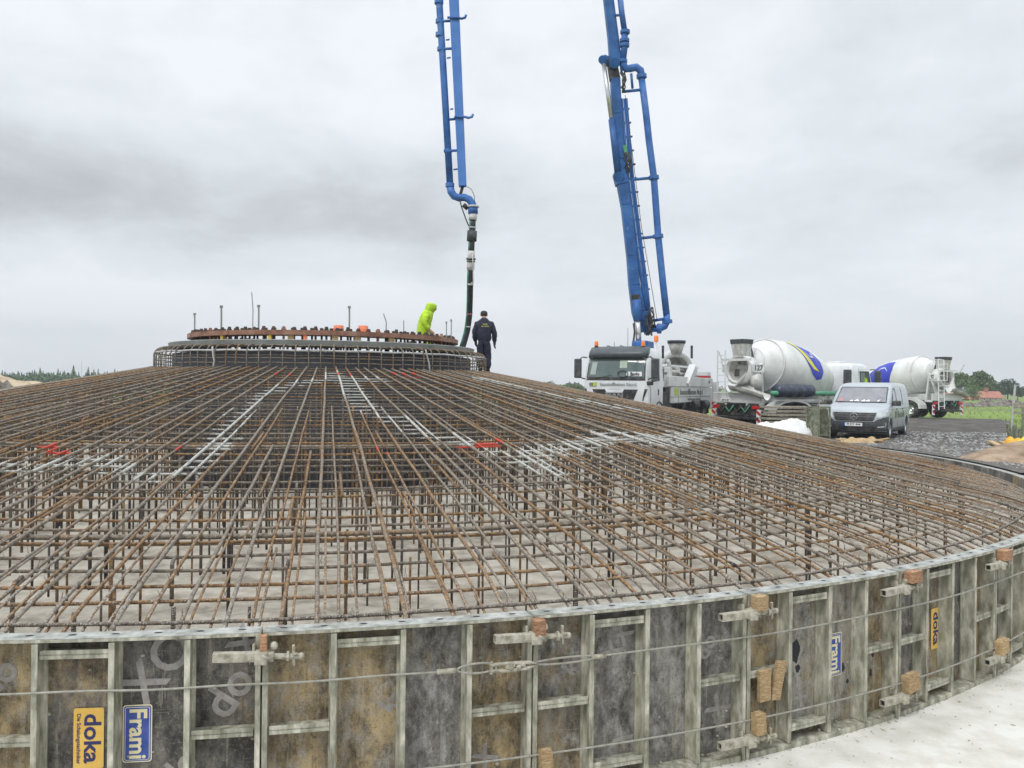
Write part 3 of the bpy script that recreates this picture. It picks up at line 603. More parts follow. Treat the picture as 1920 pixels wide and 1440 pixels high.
# ---------------------------------------------------------------- formwork panels
PW = radians(7.06); J0 = radians(-78.91); H = 1.40; RO = RR; RI = 15.85; RB = 15.9
def panel(k, detail=True):
    a0 = J0+PW*k; am = a0+PW/2
    return a0, am
FN = {}
def make_panel(k, label, group, seed, bays, tones, full=True):
    a0 = J0+PW*k; am = a0+PW/2
    e = empty('form_shutter', (C0.x+RB*cos(am), C0.y+RB*sin(am), -H), am, label, 'formwork panel', group)
    h = PW/2; g = .0007
    def sh(b): b.v = [(x-RB, y, z+H) for x, y, z in b.v]; return b
    R_ = random.Random(seed)
    b = MB()
    n = 16
    for i in range(n):
        aa, ab = -h+g+(2*h-2*g)*i/n, -h+g+(2*h-2*g)*(i+1)/n; bay = min(3, int(4*i/n))
        b.arc(aa, ab, RI-.02, RI, -H+.01, -.006, 1, tone=tones[bay])
    sh(b).build('plywood_sheet', 'ply', e, attrs=True)
    b = MB()
    b.arc(-h+g, h-g, RI-.004, RO, -.005, .0, 14, 0)                                  # top plate
    b.arc(-h+g, h-g, RO-.006, RO, -.026, -.005, 14, 2)  # lip in the darker frame tone, painting the thin shadow below the plate
    if full:
        for q in range(7):
            aa = -h+PW*(q+.5)/7
            b.add([((RO-.085+.016*cos(t_))*cos(aa+.0018*sin(t_)), (RO-.085+.016*cos(t_))*sin(aa+.0018*sin(t_)), .0015) for t_ in [2*pi*w/10 for w in range(10)]], [tuple(range(10))], 1)
    sh(b).build('top_flange', ['flange', 'hole', 'frame'], e)
    if not full: return e
    b = MB(); tw = .020/RR
    for i in range(5):
        c = -h+PW*i/4
        if i in (0, 4):
            s = 1 if i == 0 else -1; b.arc(min(c+s*.006/RR, c+s*.042/RR), max(c+s*.006/RR, c+s*.042/RR), RI, RO, -H, -.0065, 1)
        else:
            b.arc(c-tw*.55, c+tw*.55, RI, RO-.012, -H+.05, -.0065, 1); b.arc(c-tw, c+tw, RO-.012, RO, -H+.05, -.0365, 1)
            b.arc(c-tw*1.6, c+tw*1.6, RI, RI+.02, -H+.05, -.0065, 1)
    b.arc(-h+g+.04/RR, h-g-.04/RR, RI, RO, -H, -H+.045, 12)
    sh(b).build('steel_rib', 'frame', e, bevel=.003)
    for i in range(4):
        for z in bays[i]:
            c0, c1 = -h+PW*i/4+tw*1.2, -h+PW*(i+1)/4-tw*1.2
            if i == 0: c0 += .03/RR
            if i == 3: c1 -= .03/RR
            b = MB(); b.arc(c0, c1, RI, RO-.02, z-.006, z+.006, 3); b.arc(c0, c1, RO-.034, RO-.02, z-.030, z+.030, 3)
            sh(b).build('cross_rib', 'frame', e, bevel=.002)
    return e
O = (1.0, .45, 0); OD = (.75, .3, 0); DK = (.1, .25, 0); GY = (.25, .72, 0); BRN = (.62, .5, 0); GB = (.0, .62, 0)
STD = [(-.70,), (-.115, -H+.17), (), (-.70,)]
STD2 = [(-.70,), (-.115, -H+.17), (), (-.70,)]
near = {
 -2: ('formwork panel mostly beyond the left picture edge, left of the panel with the yellow label', (OD, O, OD, O)),
 -1: ('formwork panel with the big yellow label and the big blue label on dark boards', (O, (.35, .3, 0), DK, DK)),
  0: ('formwork panel with ochre brown first bay, between the two leftmost clamps', ((.95, .5, 0), BRN, (.35, .62, 0), (.65, .42, 0))),
  1: ('formwork panel with smooth blue grey boards just right of the wire rope shackle', ((.6, .55, 0), (.0, .62, 0), GY, GB)),
  2: ('formwork panel with small timber offcuts wedged behind a rib and a torn dark hole', ((.9, .5, 0), (.55, .75, 0), (.7, .75, 0), (.8, .5, 0))),
  3: ('formwork panel with the small yellow label, near the right edge', (GB, BRN, (.3, .4, 0), OD)),
  4: ('formwork panel at the right picture edge, right of the last upper clamp', ((.5, .6, 0), O, BRN, O))}
PAN = {}
for k in range(-2, 49):
    if k in near: PAN[k] = make_panel(k, near[k][0], 'curved formwork panels round the foundation', k+50, STD, near[k][1])
    elif k < 9: PAN[k] = make_panel(k, 'weathered formwork panel on the outer right flank of the rim, past the picture edge', 'curved formwork panels on the right flank', k+50, STD, (OD, BRN, GY, O))
    elif k >= 20: PAN[k] = make_panel(k, 'formwork panel of the far left rim, its dark inner face glimpsed under the bars', 'formwork panels of the far left rim', k+50, STD, (DK, GB, DK, GB), False)
    else: PAN[k] = make_panel(k, 'formwork panel of the far right rim, seen only as a dark band behind the bars', 'formwork panels of the far rim', k+50, STD, (DK, GB, DK, GB), False)
rz_ = random.Random(77); lm = MB()
for k in range(900):
    a = radians(rz_.uniform(-92, -44)); z = rz_.choice((-H+rz_.uniform(0, .07), -rz_.random()*H)); q = RI+.002 if z > -H+.06 else rz_.uniform(RI, RO)
    if z > -H+.06 and rz_.random() < .75: continue
    s_ = rz_.uniform(.006, .020); lm.ball((q*cos(a), q*sin(a), z), s_, 6, 4, sq=(1, 1, .7))
o = lm.build('cement_crumbs', 'cement_steel', None, True); o.location = C0; tag(o, 'crumbs and splashes of dried cement stuck to the formwork foot', 'cement crumbs', kind='stuff')
def on_ply(k, az_deg, z, rot=-pi/2, out=.006):
    # frame on the plywood of panel k: local x = reading direction
    am = J0+PW*k+PW/2; a = radians(az_deg)-am
    nrm = Vector((cos(a), sin(a), 0)); tan = Vector((-sin(a), cos(a), 0)); up = Vector((0, 0, 1))
    p = Vector(((RI+out)*cos(a)-RB, (RI+out)*sin(a), z+H))
    x = tan*cos(rot)+up*sin(rot); y = -tan*sin(rot)+up*cos(rot)
    return frame_at(p, x, y)
def rrect(w, h, r, n=4):
    out = []
    for cx, cy, a0 in ((w/2-r, h/2-r, 0), (-w/2+r, h/2-r, pi/2), (-w/2+r, -h/2+r, pi), (w/2-r, -h/2+r, 3*pi/2)):
        for i in range(n+1): a = a0+pi/2*i/n; out.append((cx+r*cos(a), cy+r*sin(a)))
    return out
def plate(name, T, w, h, r, m, parent, t0=0.0, t1=.002):
    b = MB(); b.prism(rrect(w, h, r), lambda u, v, t: tuple(T @ Vector((u, v, t))), t0, t1); return b.build(name, m, parent)
def blue_label(k, az, z, L_=.40, Wd=.195):
    T = on_ply(k, az, z); s = plate('blue_label', T, L_, Wd, .02, 'sticker_cream', PAN[k], 0, .002)
    plate('label_field', T, L_-.016, Wd-.016, .015, 'sticker_blue', s, .002, .0035); plate('label_line', T, L_-.03, Wd-.03, .012, 'sticker_cream', s, .0035, .0042)
    plate('label_inner', T, L_-.038, Wd-.038, .010, 'sticker_blue', s, .0042, .005)
    text('lettering', 'Frami', L_*.40, 'sticker_cream', s, T @ Matrix.Translation((0, 0, .0058)), .0008, .004, sx=.98)
def yellow_label(k, az, z, L_=.42, Wd=.20, small=True):
    T = on_ply(k, az, z); s = plate('yellow_label', T, L_, Wd, .015, 'sticker_yellow', PAN[k])
    text('lettering', 'doka', L_*.37, 'print_navy', s, T @ Matrix.Translation((0, Wd*.10, .003)), .0008, .0035, sx=1.12)
    if small: text('small_lettering', 'Die Schalungstechniker', L_*.088, 'print_navy', s, T @ Matrix.Translation((0, -Wd*.33, .003)), .0008, .0006)
yellow_label(-1, -83.12, -.735); blue_label(-1, -81.96, -.715)
blue_label(2, -60.42, -.72, .40, .19); yellow_label(3, -54.52, -.72, .42, .15, False)
# faded factory print on the boards
for k, az, z, ang, s_, sz in ((-1, -81.45, -.26, 50, 'XO', .36), (-1, -79.75, -.46, 55, 'do', .34), (-1, -79.3, -.12, 55, 'X', .30), (-1, -80.95, -.98, 50, 'do', .24), (-2, -85.3, -.3, 45, 'do', .26), (1, -70.4, -.45, 50, 'ka', .2), (1, -69.0, -.33, 55, 'XX', .22),
                        (1, -65.4, -1.0, 50, 'X', .30), (1, -65.9, -.45, 60, 'do', .2), (0, -75.6, -.6, 50, 'ka', .18), (1, -68.9, -1.15, 55, 'PX', .2), (0, -73.0, -1.1, 40, 'X', .22), (2, -62.0, -1.05, 50, 'X', .22)):
    text('faded_print', s_, sz, 'faded_print', PAN[k], on_ply(k, az, z, radians(ang), .003), .0004, .006)
# holes torn in the boards
for k, az, z, w, h in ((2, -62.25, -.62, .05, .17), (2, -62.15, -.78, .03, .06), (2, -60.0, -.86, .028, .07), (2, -59.75, -1.0, .02, .035), (2, -58.75, -.80, .022, .10), (2, -58.4, -.80, .02, .06), (2, -58.5, -.98, .02, .06), (2, -58.9, -.97, .014, .045)):
    T = on_ply(k, az, z, 0, .0015)
    b = MB(); b.add([tuple(T @ Vector((w*cos(t_)*(1+.2*sin(3*t_+az)), h/1.6*sin(t_)*(1+.12*cos(5*t_)), 0))) for t_ in [2*pi*i/18 for i in range(18)]], [tuple(range(18))]); b.build('torn_hole', 'hole', PAN[k])
# ---------------------------------------------------------------- clamps, wedges, wire ropes
def loc_on(az_deg, r, z): a = radians(az_deg); return Vector((C0.x+r*cos(a), C0.y+r*sin(a), z))
def make_clamp():
    e = empty('formwork_clamp', (0, 0, 0))
    b = MB()   # local: y along the wall (positive = towards the right of the photo), x outwards, z up
    for z in (-.034, .026): b.box(.012, .078, -.37, .10, z, z+.008)
    b.box(.070, .078, -.37, .10, -.026, .026); b.box(.012, .020, -.37, .10, -.026, .026); b.box(.022, .068, -.345, -.335, -.024, .024, 1)
    b.build('channel_bar', ['cement_steel', 'hole'], e, bevel=.002)
    b = MB(); b.box(.0, .10, -.045, .055, -.055, .045); b.box(-.06, .02, -.075, -.05, .02, .085); b.box(-.06, .02, .06, .09, .02, .09)
    b.build('clamp_jaw', 'cement_steel', e, bevel=.008)
    b = MB(); b.tube([(.045, .10, 0), (.045, .30, -.004)], .024, 8); b.tube([(.045, .20, .0), (.045, .22, 0)], .040, 8)
    b.build('spindle', 'cement_steel', e)
    b = MB(); b.beam((.045, .262, -.075), (.055, .250, .09), .030, .022); b.beam((.015, .23, .0), (.085, .28, .03), .02, .02); b.ball((.05, .315, 0), .028, 8, 6)
    b.build('wing_nut', 'cement_steel', e, bevel=.004)
    b = MB(); b.ball((.02, .095, .075), .034, 8, 6); b.tube([(.03, .0, .05), (.10, .02, .02), (.10, .06, .0)], .013, 6); b.build('wedge_head', 'cement_steel', e)
    return e
proto = make_clamp()
first = True
CL = [(0, -.155, 'cement crusted clamp across the joint right of the yellow and blue labels', 0), (1, -.15, 'cement crusted clamp above the wire rope shackle', 0), (2, -.155, 'cement crusted clamp under the pale timber block, third from left on the upper row', 0), (3, -.16, 'cement crusted clamp under the reddish timber block, fourth on the upper row', 0), (4, -.16, 'cement crusted clamp at the far right of the upper row', 0),
      (1, -1.24, 'clamp low down at the frame bottom, beneath the rope shackle', 1), (2, -1.22, 'thickly caked clamp near the ground, leftmost whole one of the lower row', 1), (3, -1.20, 'thickly caked clamp near the ground, middle one of the lower row', 1), (4, -1.18, 'caked clamp near the ground at the right picture edge', 1), (-1, -.155, 'clamp on the joint beyond the left picture edge', 0)]
for k, z, lab, low in CL:
    e = proto if first else copy_tree(proto); first = False
    a = J0+PW*k; e.location = loc_on(math.degrees(a), RO+.002, z); e.rotation_euler = (0, 0, a)
    e.scale = (.9, .86, .88); e.rotation_euler.x = random.Random(k+3+low*7).uniform(-.05, .02)
    tag(e, lab, 'clamp', 'clamps across the formwork joints')
def block(az, z, lx, h, tilt, m, lab, dep=.10, rlean=0.0):
    e = MB(); e.box(0, dep, -lx/2, lx/2, -h/2, h/2)
    o = e.build('timber_block', m, None, bevel=.003); a = radians(az); o.location = loc_on(az, RO+.004+abs(tilt)*.03, z); o.rotation_euler = (tilt, rlean, a); tag(o, lab, 'timber block', 'timber blocks wedged at the joints'); return o
block(-78.85, -.075, .045, .13, .03, 'wood_red', 'slim timber wedge above the leftmost clamp', .06)
block(-71.75, -.075, .085, .115, .0, 'wood_red', 'timber block under the flange above the rope shackle', .09)
block(-64.5, -.065, .11, .12, .0, 'wood', 'pale timber block under the flange, third from left')
block(-57.2, -.055, .17, .11, .0, 'wood_red', 'orange brown timber block with a knot, fourth from left under the flange', .09)
block(-50.3, -.06, .18, .11, .0, 'wood_red', 'timber block under the flange at the far right')
block(-71.5, -1.09, .09, .16, .05, 'wood', 'timber block at the bottom picture edge below the shackle', .08)
block(-64.45, -1.09, .10, .18, .05, 'wood', 'upright timber block above the leftmost whole lower clamp', .08)
block(-57.3, -1.07, .18, .16, .12, 'wood', 'slanting timber block above the middle lower clamp', .09)
block(-50.5, -1.06, .18, .15, .12, 'wood', 'slanting timber block above the right lower clamp', .09)
for az, z, w, h, lean, lab in ((-64.1, -.80, .12, .28, .10, 'left one of two timber offcuts wedged behind a cross rib'), (-63.55, -.78, .10, .34, -.12, 'right one of two timber offcuts wedged behind a cross rib')):
    o = MB().box(-.05, -.01, -w/2, w/2, -h/2, h/2).build('timber_offcut', 'wood', None, bevel=.003); o.location = loc_on(az, RO+.03, z); o.rotation_euler = (lean, .1, radians(az)); tag(o, lab, 'offcut', 'offcuts wedged behind the rib')
def rope(a0, a1, z, r=.0085): return [tuple(loc_on(a0+(a1-a0)*i/60, RO+.010, z+.004*sin(i*.6))) for i in range(61)]
o = MB().tube(rope(-95, -74.2, -.357), .0085, 8); e = empty('wire_rope', loc_on(-78, RO, -.357), 0, 'upper wire rope running left from the shackle round the formwork', 'wire rope')
def rel(b, e): 
    l = e.location; b.v = [(x-l.x, y-l.y, z-l.z) for x, y, z in b.v]; return b
rel(o, e).build('rope', 'wire', e, True)
rel(MB().tube([tuple(loc_on(-74.5, RO+.013, -.357)), tuple(loc_on(-74.0, RO+.013, -.356))], .020, 8), e).build('ferrule', 'cement_steel', e, True)
lp = []
for i in range(25):
    t_ = 2*pi*i/24; lp.append(tuple(loc_on(-73.45-.52*cos(t_), RO+.016, -.354+.030*sin(t_)*(1+.4*(-cos(t_)+1)/2))))
rel(MB().tube(lp, .0085, 8), e).build('rope_eye', 'wire', e, True)
e = empty('wire_rope', loc_on(-60, RO, -.357), 0, 'upper wire rope running right from the shackle round the formwork', 'wire rope')
rel(MB().tube(rope(-70.0, -20, -.357), .0085, 8), e).build('rope', 'wire', e, True)
lp = []
for i in range(25):
    t_ = 2*pi*i/24; lp.append(tuple(loc_on(-70.9-.92*cos(t_), RO+.018, -.357+.022*sin(t_))))
rel(MB().tube(lp, .0085, 8), e).build('rope_eye', 'wire', e, True)
rel(MB().tube([tuple(loc_on(-70.15, RO+.014, -.357)), tuple(loc_on(-69.7, RO+.014, -.357))], .019, 8), e).build('ferrule', 'cement_steel', e, True)
e = empty('rope_shackle', loc_on(-72.4, RO, -.357), 0, 'mud caked shackle joining the two upper wire ropes', 'shackle')
b = MB()
b.tube([tuple(loc_on(-73.1, RO+.03, -.335)), tuple(loc_on(-72.6, RO+.04, -.33)), tuple(loc_on(-72.0, RO+.04, -.335)), tuple(loc_on(-71.75, RO+.035, -.357)), tuple(loc_on(-72.0, RO+.04, -.38)), tuple(loc_on(-72.6, RO+.04, -.385)), tuple(loc_on(-73.1, RO+.03, -.378))], .014, 8)
rel(b, e).build('bow', 'cement_steel', e, True)
rel(MB().tube([tuple(loc_on(-73.05, RO+.03, -.31)), tuple(loc_on(-73.05, RO+.03, -.40))], .014, 8), e).build('pin', 'cement_steel', e)
b = MB(); rs = random.Random(2)
for i in range(14):
    p = loc_on(-72.5+rs.uniform(-.45, .4), RO+.035+rs.uniform(-.01, .015), -.357+rs.uniform(-.028, .028)); b.ball(tuple(p), rs.uniform(.010, .022), 7, 5)
rel(b, e).build('mud', 'cement_steel', e)
e = MB().tube([tuple(loc_on(-95+(75)*i/90, RO+.010, -1.065-.01*cos(i*.13))) for i in range(91)], .0085, 8).build('wire_rope', 'wire', None, True)
tag(e, 'lower wire rope running round the formwork a hand above the lower clamps', 'wire rope')
# ================================================================ TERRAIN
def pitf(x, y):
    # 1 in the working pit round the near half of the formwork, 0 on the made ground
    dx, dy = x-C0.x, y-C0.y; r = hypot(dx, dy); a = math.degrees(atan2(dy, dx))
    d = abs((a+95+180) % 360-180)          # degrees from the pit's middle direction
    wdt = 1-sstep(66, 78, d)
    return (1-sstep(RR+3.1, RR+4.9, r))*wdt
def gz(x, y):
    r = hypot(x-C0.x, y-C0.y); far = sstep(60, 400, hypot(x, y))
    return -.035-1.40*pitf(x, y)+.03*noise.noise(Vector((x*.25, y*.25, 0)))*(0 if r < RR+.4 else 1)-.25*far
def gmat():
    m = bpy.data.materials.new('meadow_and_soil'); m.use_nodes = True; t = m.node_tree; b = t.nodes['Principled BSDF']
    geo = t.nodes.new('ShaderNodeNewGeometry'); pos = geo.outputs['Position']
    n1 = noise_fac(t, pos, .06, 6); n2 = noise_fac(t, pos, 1.4, 7, .7); n3 = noise_fac(t, pos, .35, 5)
    g = mixcol(t, ramp(t, n2, [(.35, 0), (.65, 1)]), (.13, .20, .030), (.25, .35, .07))
    g = mixcol(t, ramp(t, n1, [(.45, 0), (.6, 1)]), g, (.15, .195, .075))
    soil = mixcol(t, ramp(t, n2, [(.3, 0), (.7, 1)]), (.13, .105, .075), (.30, .25, .19))
    se = t.nodes.new('ShaderNodeSeparateXYZ'); t.links.new(pos, se.inputs[0])
    vm_ = t.nodes.new('ShaderNodeVectorMath'); vm_.operation = 'DISTANCE'; t.links.new(pos, vm_.inputs[0]); vm_.inputs[1].default_value = (-3, 22, 0)
    d = mth(t, 'ADD', vm_.outputs['Value'], mth(t, 'MULTIPLY', mth(t, 'SUBTRACT', n3, .5), 7))
    f = mth(t, 'MULTIPLY', mth(t, 'SUBTRACT', d, 22.5), .25, True)
    t.links.new(mixcol(t, f, soil, g), b.inputs['Base Color']); b.inputs['Roughness'].default_value = .95
    bp = t.nodes.new('ShaderNodeBump'); bp.inputs['Strength'].default_value = .8; bp.inputs['Distance'].default_value = .12
    t.links.new(n2, bp.inputs['Height']); t.links.new(bp.outputs[0], b.inputs['Normal']); return m
M['ground'] = gmat()
radii = [15.86, 16.0, 16.3]+[16.6+.35*i for i in range(16)]+[22.5+1.5*i for i in range(12)]+[42*1.18**i for i in range(32)]
def gzz(x, y, r, a): return gz(x+C0.x, y+C0.y) if r > 16.05 else gz(C0.x+16.1*cos(a), C0.y+16.1*sin(a))
gnd = polar('ground', radii, 360, gzz, 'ground')
fl = polar('blinding_floor', [15.3, 15.9, 16.4, 17.0, 17.6, 18.2, 18.8], 140, lambda x, y, r, a: -1.402+.004*noise.noise(Vector((x, y, 0))) if True else 0, 'blinding', a0=radians(-175), a1=radians(-15))
rb_ = random.Random(31); cb_ = MB()
for k in range(620):
    a = radians(rb_.uniform(-72, -35)); r = RR+.01+rb_.random()**3.2*2.4; s_ = rb_.uniform(.003, .011)*(2.2 if rb_.random() < .05 else 1)
    cb_.M = Matrix.Translation((r*cos(a), r*sin(a), -1.398)) @ Matrix.Rotation(rb_.uniform(0, 3), 4, 'Z') @ Matrix.Diagonal((s_*rb_.uniform(.8, 2), s_, s_*.6, 1))
    cb_.add([(1, 0, -.3), (0, 1, -.3), (-1, 0, -.3), (0, -1, -.3), (.3, .2, .8), (-.4, .1, .6)], [(0, 1, 4), (1, 2, 5, 4), (2, 3, 5), (3, 0, 4, 5)])
o = cb_.build('grit', 'cement_steel', None); o.location = C0; tag(o, 'small grit and cement crumbs scattered on the pale floor slab', 'grit', kind='stuff')
# gravel yard
def gravel_mat():
    m = bpy.data.materials.new('coarse_gravel'); m.use_nodes = True; t = m.node_tree; b = t.nodes['Principled BSDF']
    geo = t.nodes.new('ShaderNodeNewGeometry'); pos = geo.outputs['Position']
    se = t.nodes.new('ShaderNodeSeparateXYZ'); t.links.new(pos, se.inputs[0])
    n2 = noise_fac(t, pos, 11.0, 8, .8); n3 = noise_fac(t, pos, .5, 5)
    st = mixcol(t, ramp(t, n2, [(.40, 0), (.60, 1)]), (.050, .044, .038), (.26, .245, .225))
    dk = mixcol(t, ramp(t, noise_fac(t, pos, .9, 9, .8), [(.40, 0), (.60, 1)]), (.050, .043, .037), (.150, .138, .125))
    f = mth(t, 'ADD', mth(t, 'MULTIPLY', mth(t, 'SUBTRACT', n3, .5), 10), se.outputs[1])
    t.links.new(mixcol(t, mth(t, 'MULTIPLY', mth(t, 'SUBTRACT', f, 25), .2, True), st, dk), b.inputs['Base Color']); b.inputs['Roughness'].default_value = .9
    bp = t.nodes.new('ShaderNodeBump'); bp.inputs['Strength'].default_value = 1; bp.inputs['Distance'].default_value = .07
    t.links.new(n2, bp.inputs['Height']); t.links.new(bp.outputs[0], b.inputs['Normal']); return m
M['gravel'] = gravel_mat()
b = MB(); vs = []; fs = []
cols, rows = 60, 60
def edge_r(v):   # right boundary of the yard as a function of depth y
    pts = [(17.5, 11.9), (20, 13.0), (24, 15.0), (30, 18.4), (38, 23.2), (46, 27.8), (50.5, 29.8)]
    for (y0, x0), (y1, x1) in zip(pts, pts[1:]):
        if v <= y1: return x0+(x1-x0)*(v-y0)/(y1-y0)
    return pts[-1][1]
for j in range(rows+1):
    y = 17.5+33*j/rows
    for i in range(cols+1):
        xr = edge_r(y)+.35*noise.noise(Vector((0, y*.8, 3))); xl = -34; x = xl+(xr-xl)*(1-(1-i/cols)**1.6)
        yy = y+(.5*noise.noise(Vector((x*.5, 0, 8))) if j == rows else 0)
        h = .03*noise.noise(Vector((x*1.3, yy*1.3, 1)))+.015*noise.noise(Vector((x*4, yy*4, 1)))
        dx, dy = x-C0.x, yy-C0.y; r = hypot(dx, dy)
        if r < 16.02: k = 16.02/r; x, yy = C0.x+dx*k, C0.y+dy*k; h = 0
        vs.append((x, yy, .03+h))
for j in range(rows):
    for i in range(cols):
        q = (j*(cols+1)+i, j*(cols+1)+i+1, (j+1)*(cols+1)+i+1, (j+1)*(cols+1)+i)
        cx, cy = sum(vs[k][0] for k in q)/4, sum(vs[k][1] for k in q)/4
        if hypot(cx-C0.x, cy-C0.y) < 16.03 or len({(round(vs[k][0], 3), round(vs[k][1], 3)) for k in q}) < 4: continue
        fs.append(q)
b.add(vs, fs); tag(b.build('gravel_yard', 'gravel', None, True, fix=False), kind='structure')
# scattered stones on the yard: real relief close to the rim
rg = random.Random(3); b = MB()
for i in range(2600):
    y = rg.uniform(18, 34); xr = edge_r(y); x = xr-abs(rg.gauss(0, 5)); 
    if hypot(x-C0.x, y-C0.y) < 16.3: continue
    s_ = rg.uniform(.02, .065); b.M = Matrix.Translation((x, y, .04)) @ Matrix.Rotation(rg.uniform(0, 3), 4, 'Z') @ Matrix.Diagonal((s_*rg.uniform(.8, 1.5), s_, s_*.7, 1))
    b.add([(1, 0, -.3), (0, 1, -.3), (-1, 0, -.3), (0, -1, -.3), (.3, .2, .8), (-.4, .1, .6)], [(0, 1, 4), (1, 2, 5, 4), (2, 3, 5), (3, 0, 4, 5)])
M['stone'] = mat('grey_stones', (.14, .138, .135), (.27, .265, .26), .9, .85, c3=(.42, .415, .41))
tag(b.build('stones', 'stone', None), 'loose grey stones strewn over the yard beyond the rim', 'stones', kind='stuff')
# grass tufts along the yard edge and field
def tuft(b, x, y, h, n, rg, z=0):
    for k in range(n):
        a = rg.uniform(0, 2*pi); dx, dy = cos(a), sin(a); w = h*.06; l = rg.uniform(.3, .9)*h; px, py = x+dx*h*.15, y+dy*h*.15
        b.add([(px-dy*w, py+dx*w, z), (px+dy*w, py-dx*w, z), (px+dx*l*.6, py+dy*l*.6, z+h*rg.uniform(.6, 1))], [(0, 1, 2)])
M['grass'] = mat('grass_blades', (.12, .20, .03), (.24, .33, .07), .5, .8, c3=(.30, .35, .11))
b = MB()
for i in range(5200):
    y = 19+rg.random()**1.6*75; x = (edge_r(y) if y < 50.5 else rg.uniform(15, 62))+abs(rg.gauss(0, 7))+rg.uniform(.0, .5)
    if y < 23 and rg.random() < .75: continue
    tuft(b, x, y, rg.uniform(.08, .26), 7, rg, -.03)
tag(b.build('grass', 'grass', None, fix=False), 'tufts of green grass in the field beyond the gravel', 'grass', kind='stuff')
# heaps
def heap(name, cx, cy, rx, ry, h, m, label, cat, seed, rough=.25, n=44, k=14, kind=None, z0=-.06):
    b = MB(); vs = [(0, 0, h)]; fs = []
    for i in range(1, k+1):
        q = i/k
        for j in range(n):
            a = 2*pi*j/n; e_ = 1+.28*noise.noise(Vector((cos(a)*1.3+seed, sin(a)*1.3, 0)))
            x, y = rx*q*cos(a)*e_, ry*q*sin(a)*e_
            z = h*(1-q**1.35)*(1+rough*1.5*noise.noise(Vector((x*1.1, y*1.1, seed))))+h*rough*.6*noise.noise(Vector((x*4, y*4, seed)))*(1-q)+ (z0*q)
            vs.append((x, y, z))
    fs = [(0, 1+j, 1+(j+1) % n) for j in range(n)]
    for i in range(k-1):
        for j in range(n): j2 = (j+1) % n; fs.append((1+i*n+j, 1+(i+1)*n+j, 1+(i+1)*n+j2, 1+i*n+j2))
    b.add(vs, fs); o = b.build(name, m, None, True); o.location = (cx, cy, 0); return tag(o, label, cat, None, kind)
heap('sand_heap', -40.5, 62, 9.5, 6, 2.15, 'sand', 'low heap of pale yellow sand at the far left edge', 'sand heap', 4)
heap('rubble_heap', -31.5, 49, 6.0, 3, 1.35, 'soil', 'dark rubble in front of the sand at the left edge', 'rubble heap', 9, .5)
M['brown_sand'] = mat('brown_earth', (.17, .115, .075), (.30, .215, .145), 1.8, .95, c3=(.42, .32, .23), bump=1, bscale=6, bdist=.1)
heap('sand_heap', 14.3, 20.9, 2.9, 2.5, .75, 'brown_sand', 'brown earth heaped beside the rim at the right edge', 'sand heap', 2)
for i, (u, D, rx, h, m_, lab) in enumerate(((1795, 98, 2.6, 1.1, 'soil', 'leftmost low soil mound in the green field'), (1822, 92, 3.0, .75, 'soil', 'brown low mound in the middle of the field'), (1850, 96, 4.2, 1.1, 'soil', 'long dark soil mound right of the pale one in the field'), (1893, 100, 4.5, 1.2, 'soil', 'dark soil mound at the right edge of the field'))):
    p = at(u, 750, D); heap('soil_mound', p.x, D, rx, 1.6, h*.6, m_, lab, 'mound', i+20, .5, 26, 8, z0=-.35)
# ---------------------------------------------------------------- far trees
def leafmat(n, a, b_, c): 
    m = mat(n, a, b_, 1.3, .8, c3=c, coords='Object'); return m
M['leaf'] = leafmat('broad_leaves', (.045, .085, .022), (.085, .14, .035), (.13, .19, .06))
M['leaf_dark'] = leafmat('dark_leaves', (.025, .045, .022), (.045, .075, .035), (.07, .10, .05))
M['leaf_pale'] = leafmat('pale_green_hedge', (.07, .13, .05), (.11, .19, .07), (.16, .24, .10))
M['conifer'] = leafmat('conifer_needles', (.06, .10, .055), (.09, .15, .075), (.13, .20, .10))
M['bark'] = mat('bark', (.06, .05, .04), (.12, .10, .08), 5, .9)
def crown(b, c, rx, rz, nl, size, rg, ry=None, bumps=9):
    ry = ry or rx; cl = []
    for i in range(bumps):
        a = rg.uniform(0, 2*pi); e_ = rg.uniform(-.6, .9); cl.append((c[0]+rx*.6*cos(a)*cos(e_), c[1]+ry*.6*sin(a)*cos(e_), c[2]+rz*.62*sin(e_), rg.uniform(.32, .52)))
    cl.append((*c, .62))
    for i in range(nl):
        x0, y0, z0, q = rg.choice(cl); d = Vector((rg.gauss(0, 1), rg.gauss(0, 1), rg.gauss(0, 1))).normalized(); k = rg.uniform(.55, 1.0)
        p = Vector((x0+d.x*rx*q*k, y0+d.y*ry*q*k, z0+d.z*rz*q*k)); s_ = size*rg.uniform(.6, 1.3)
        u = Vector((rg.gauss(0, 1), rg.gauss(0, 1), rg.gauss(0, 1))).normalized()*s_; w = u.cross(Vector((rg.gauss(0, 1), rg.gauss(0, 1), rg.gauss(0, 1)))).normalized()*s_*.7
        b.add([tuple(p-u), tuple(p+w), tuple(p+u), tuple(p-w)], [(0, 1, 2, 3)])
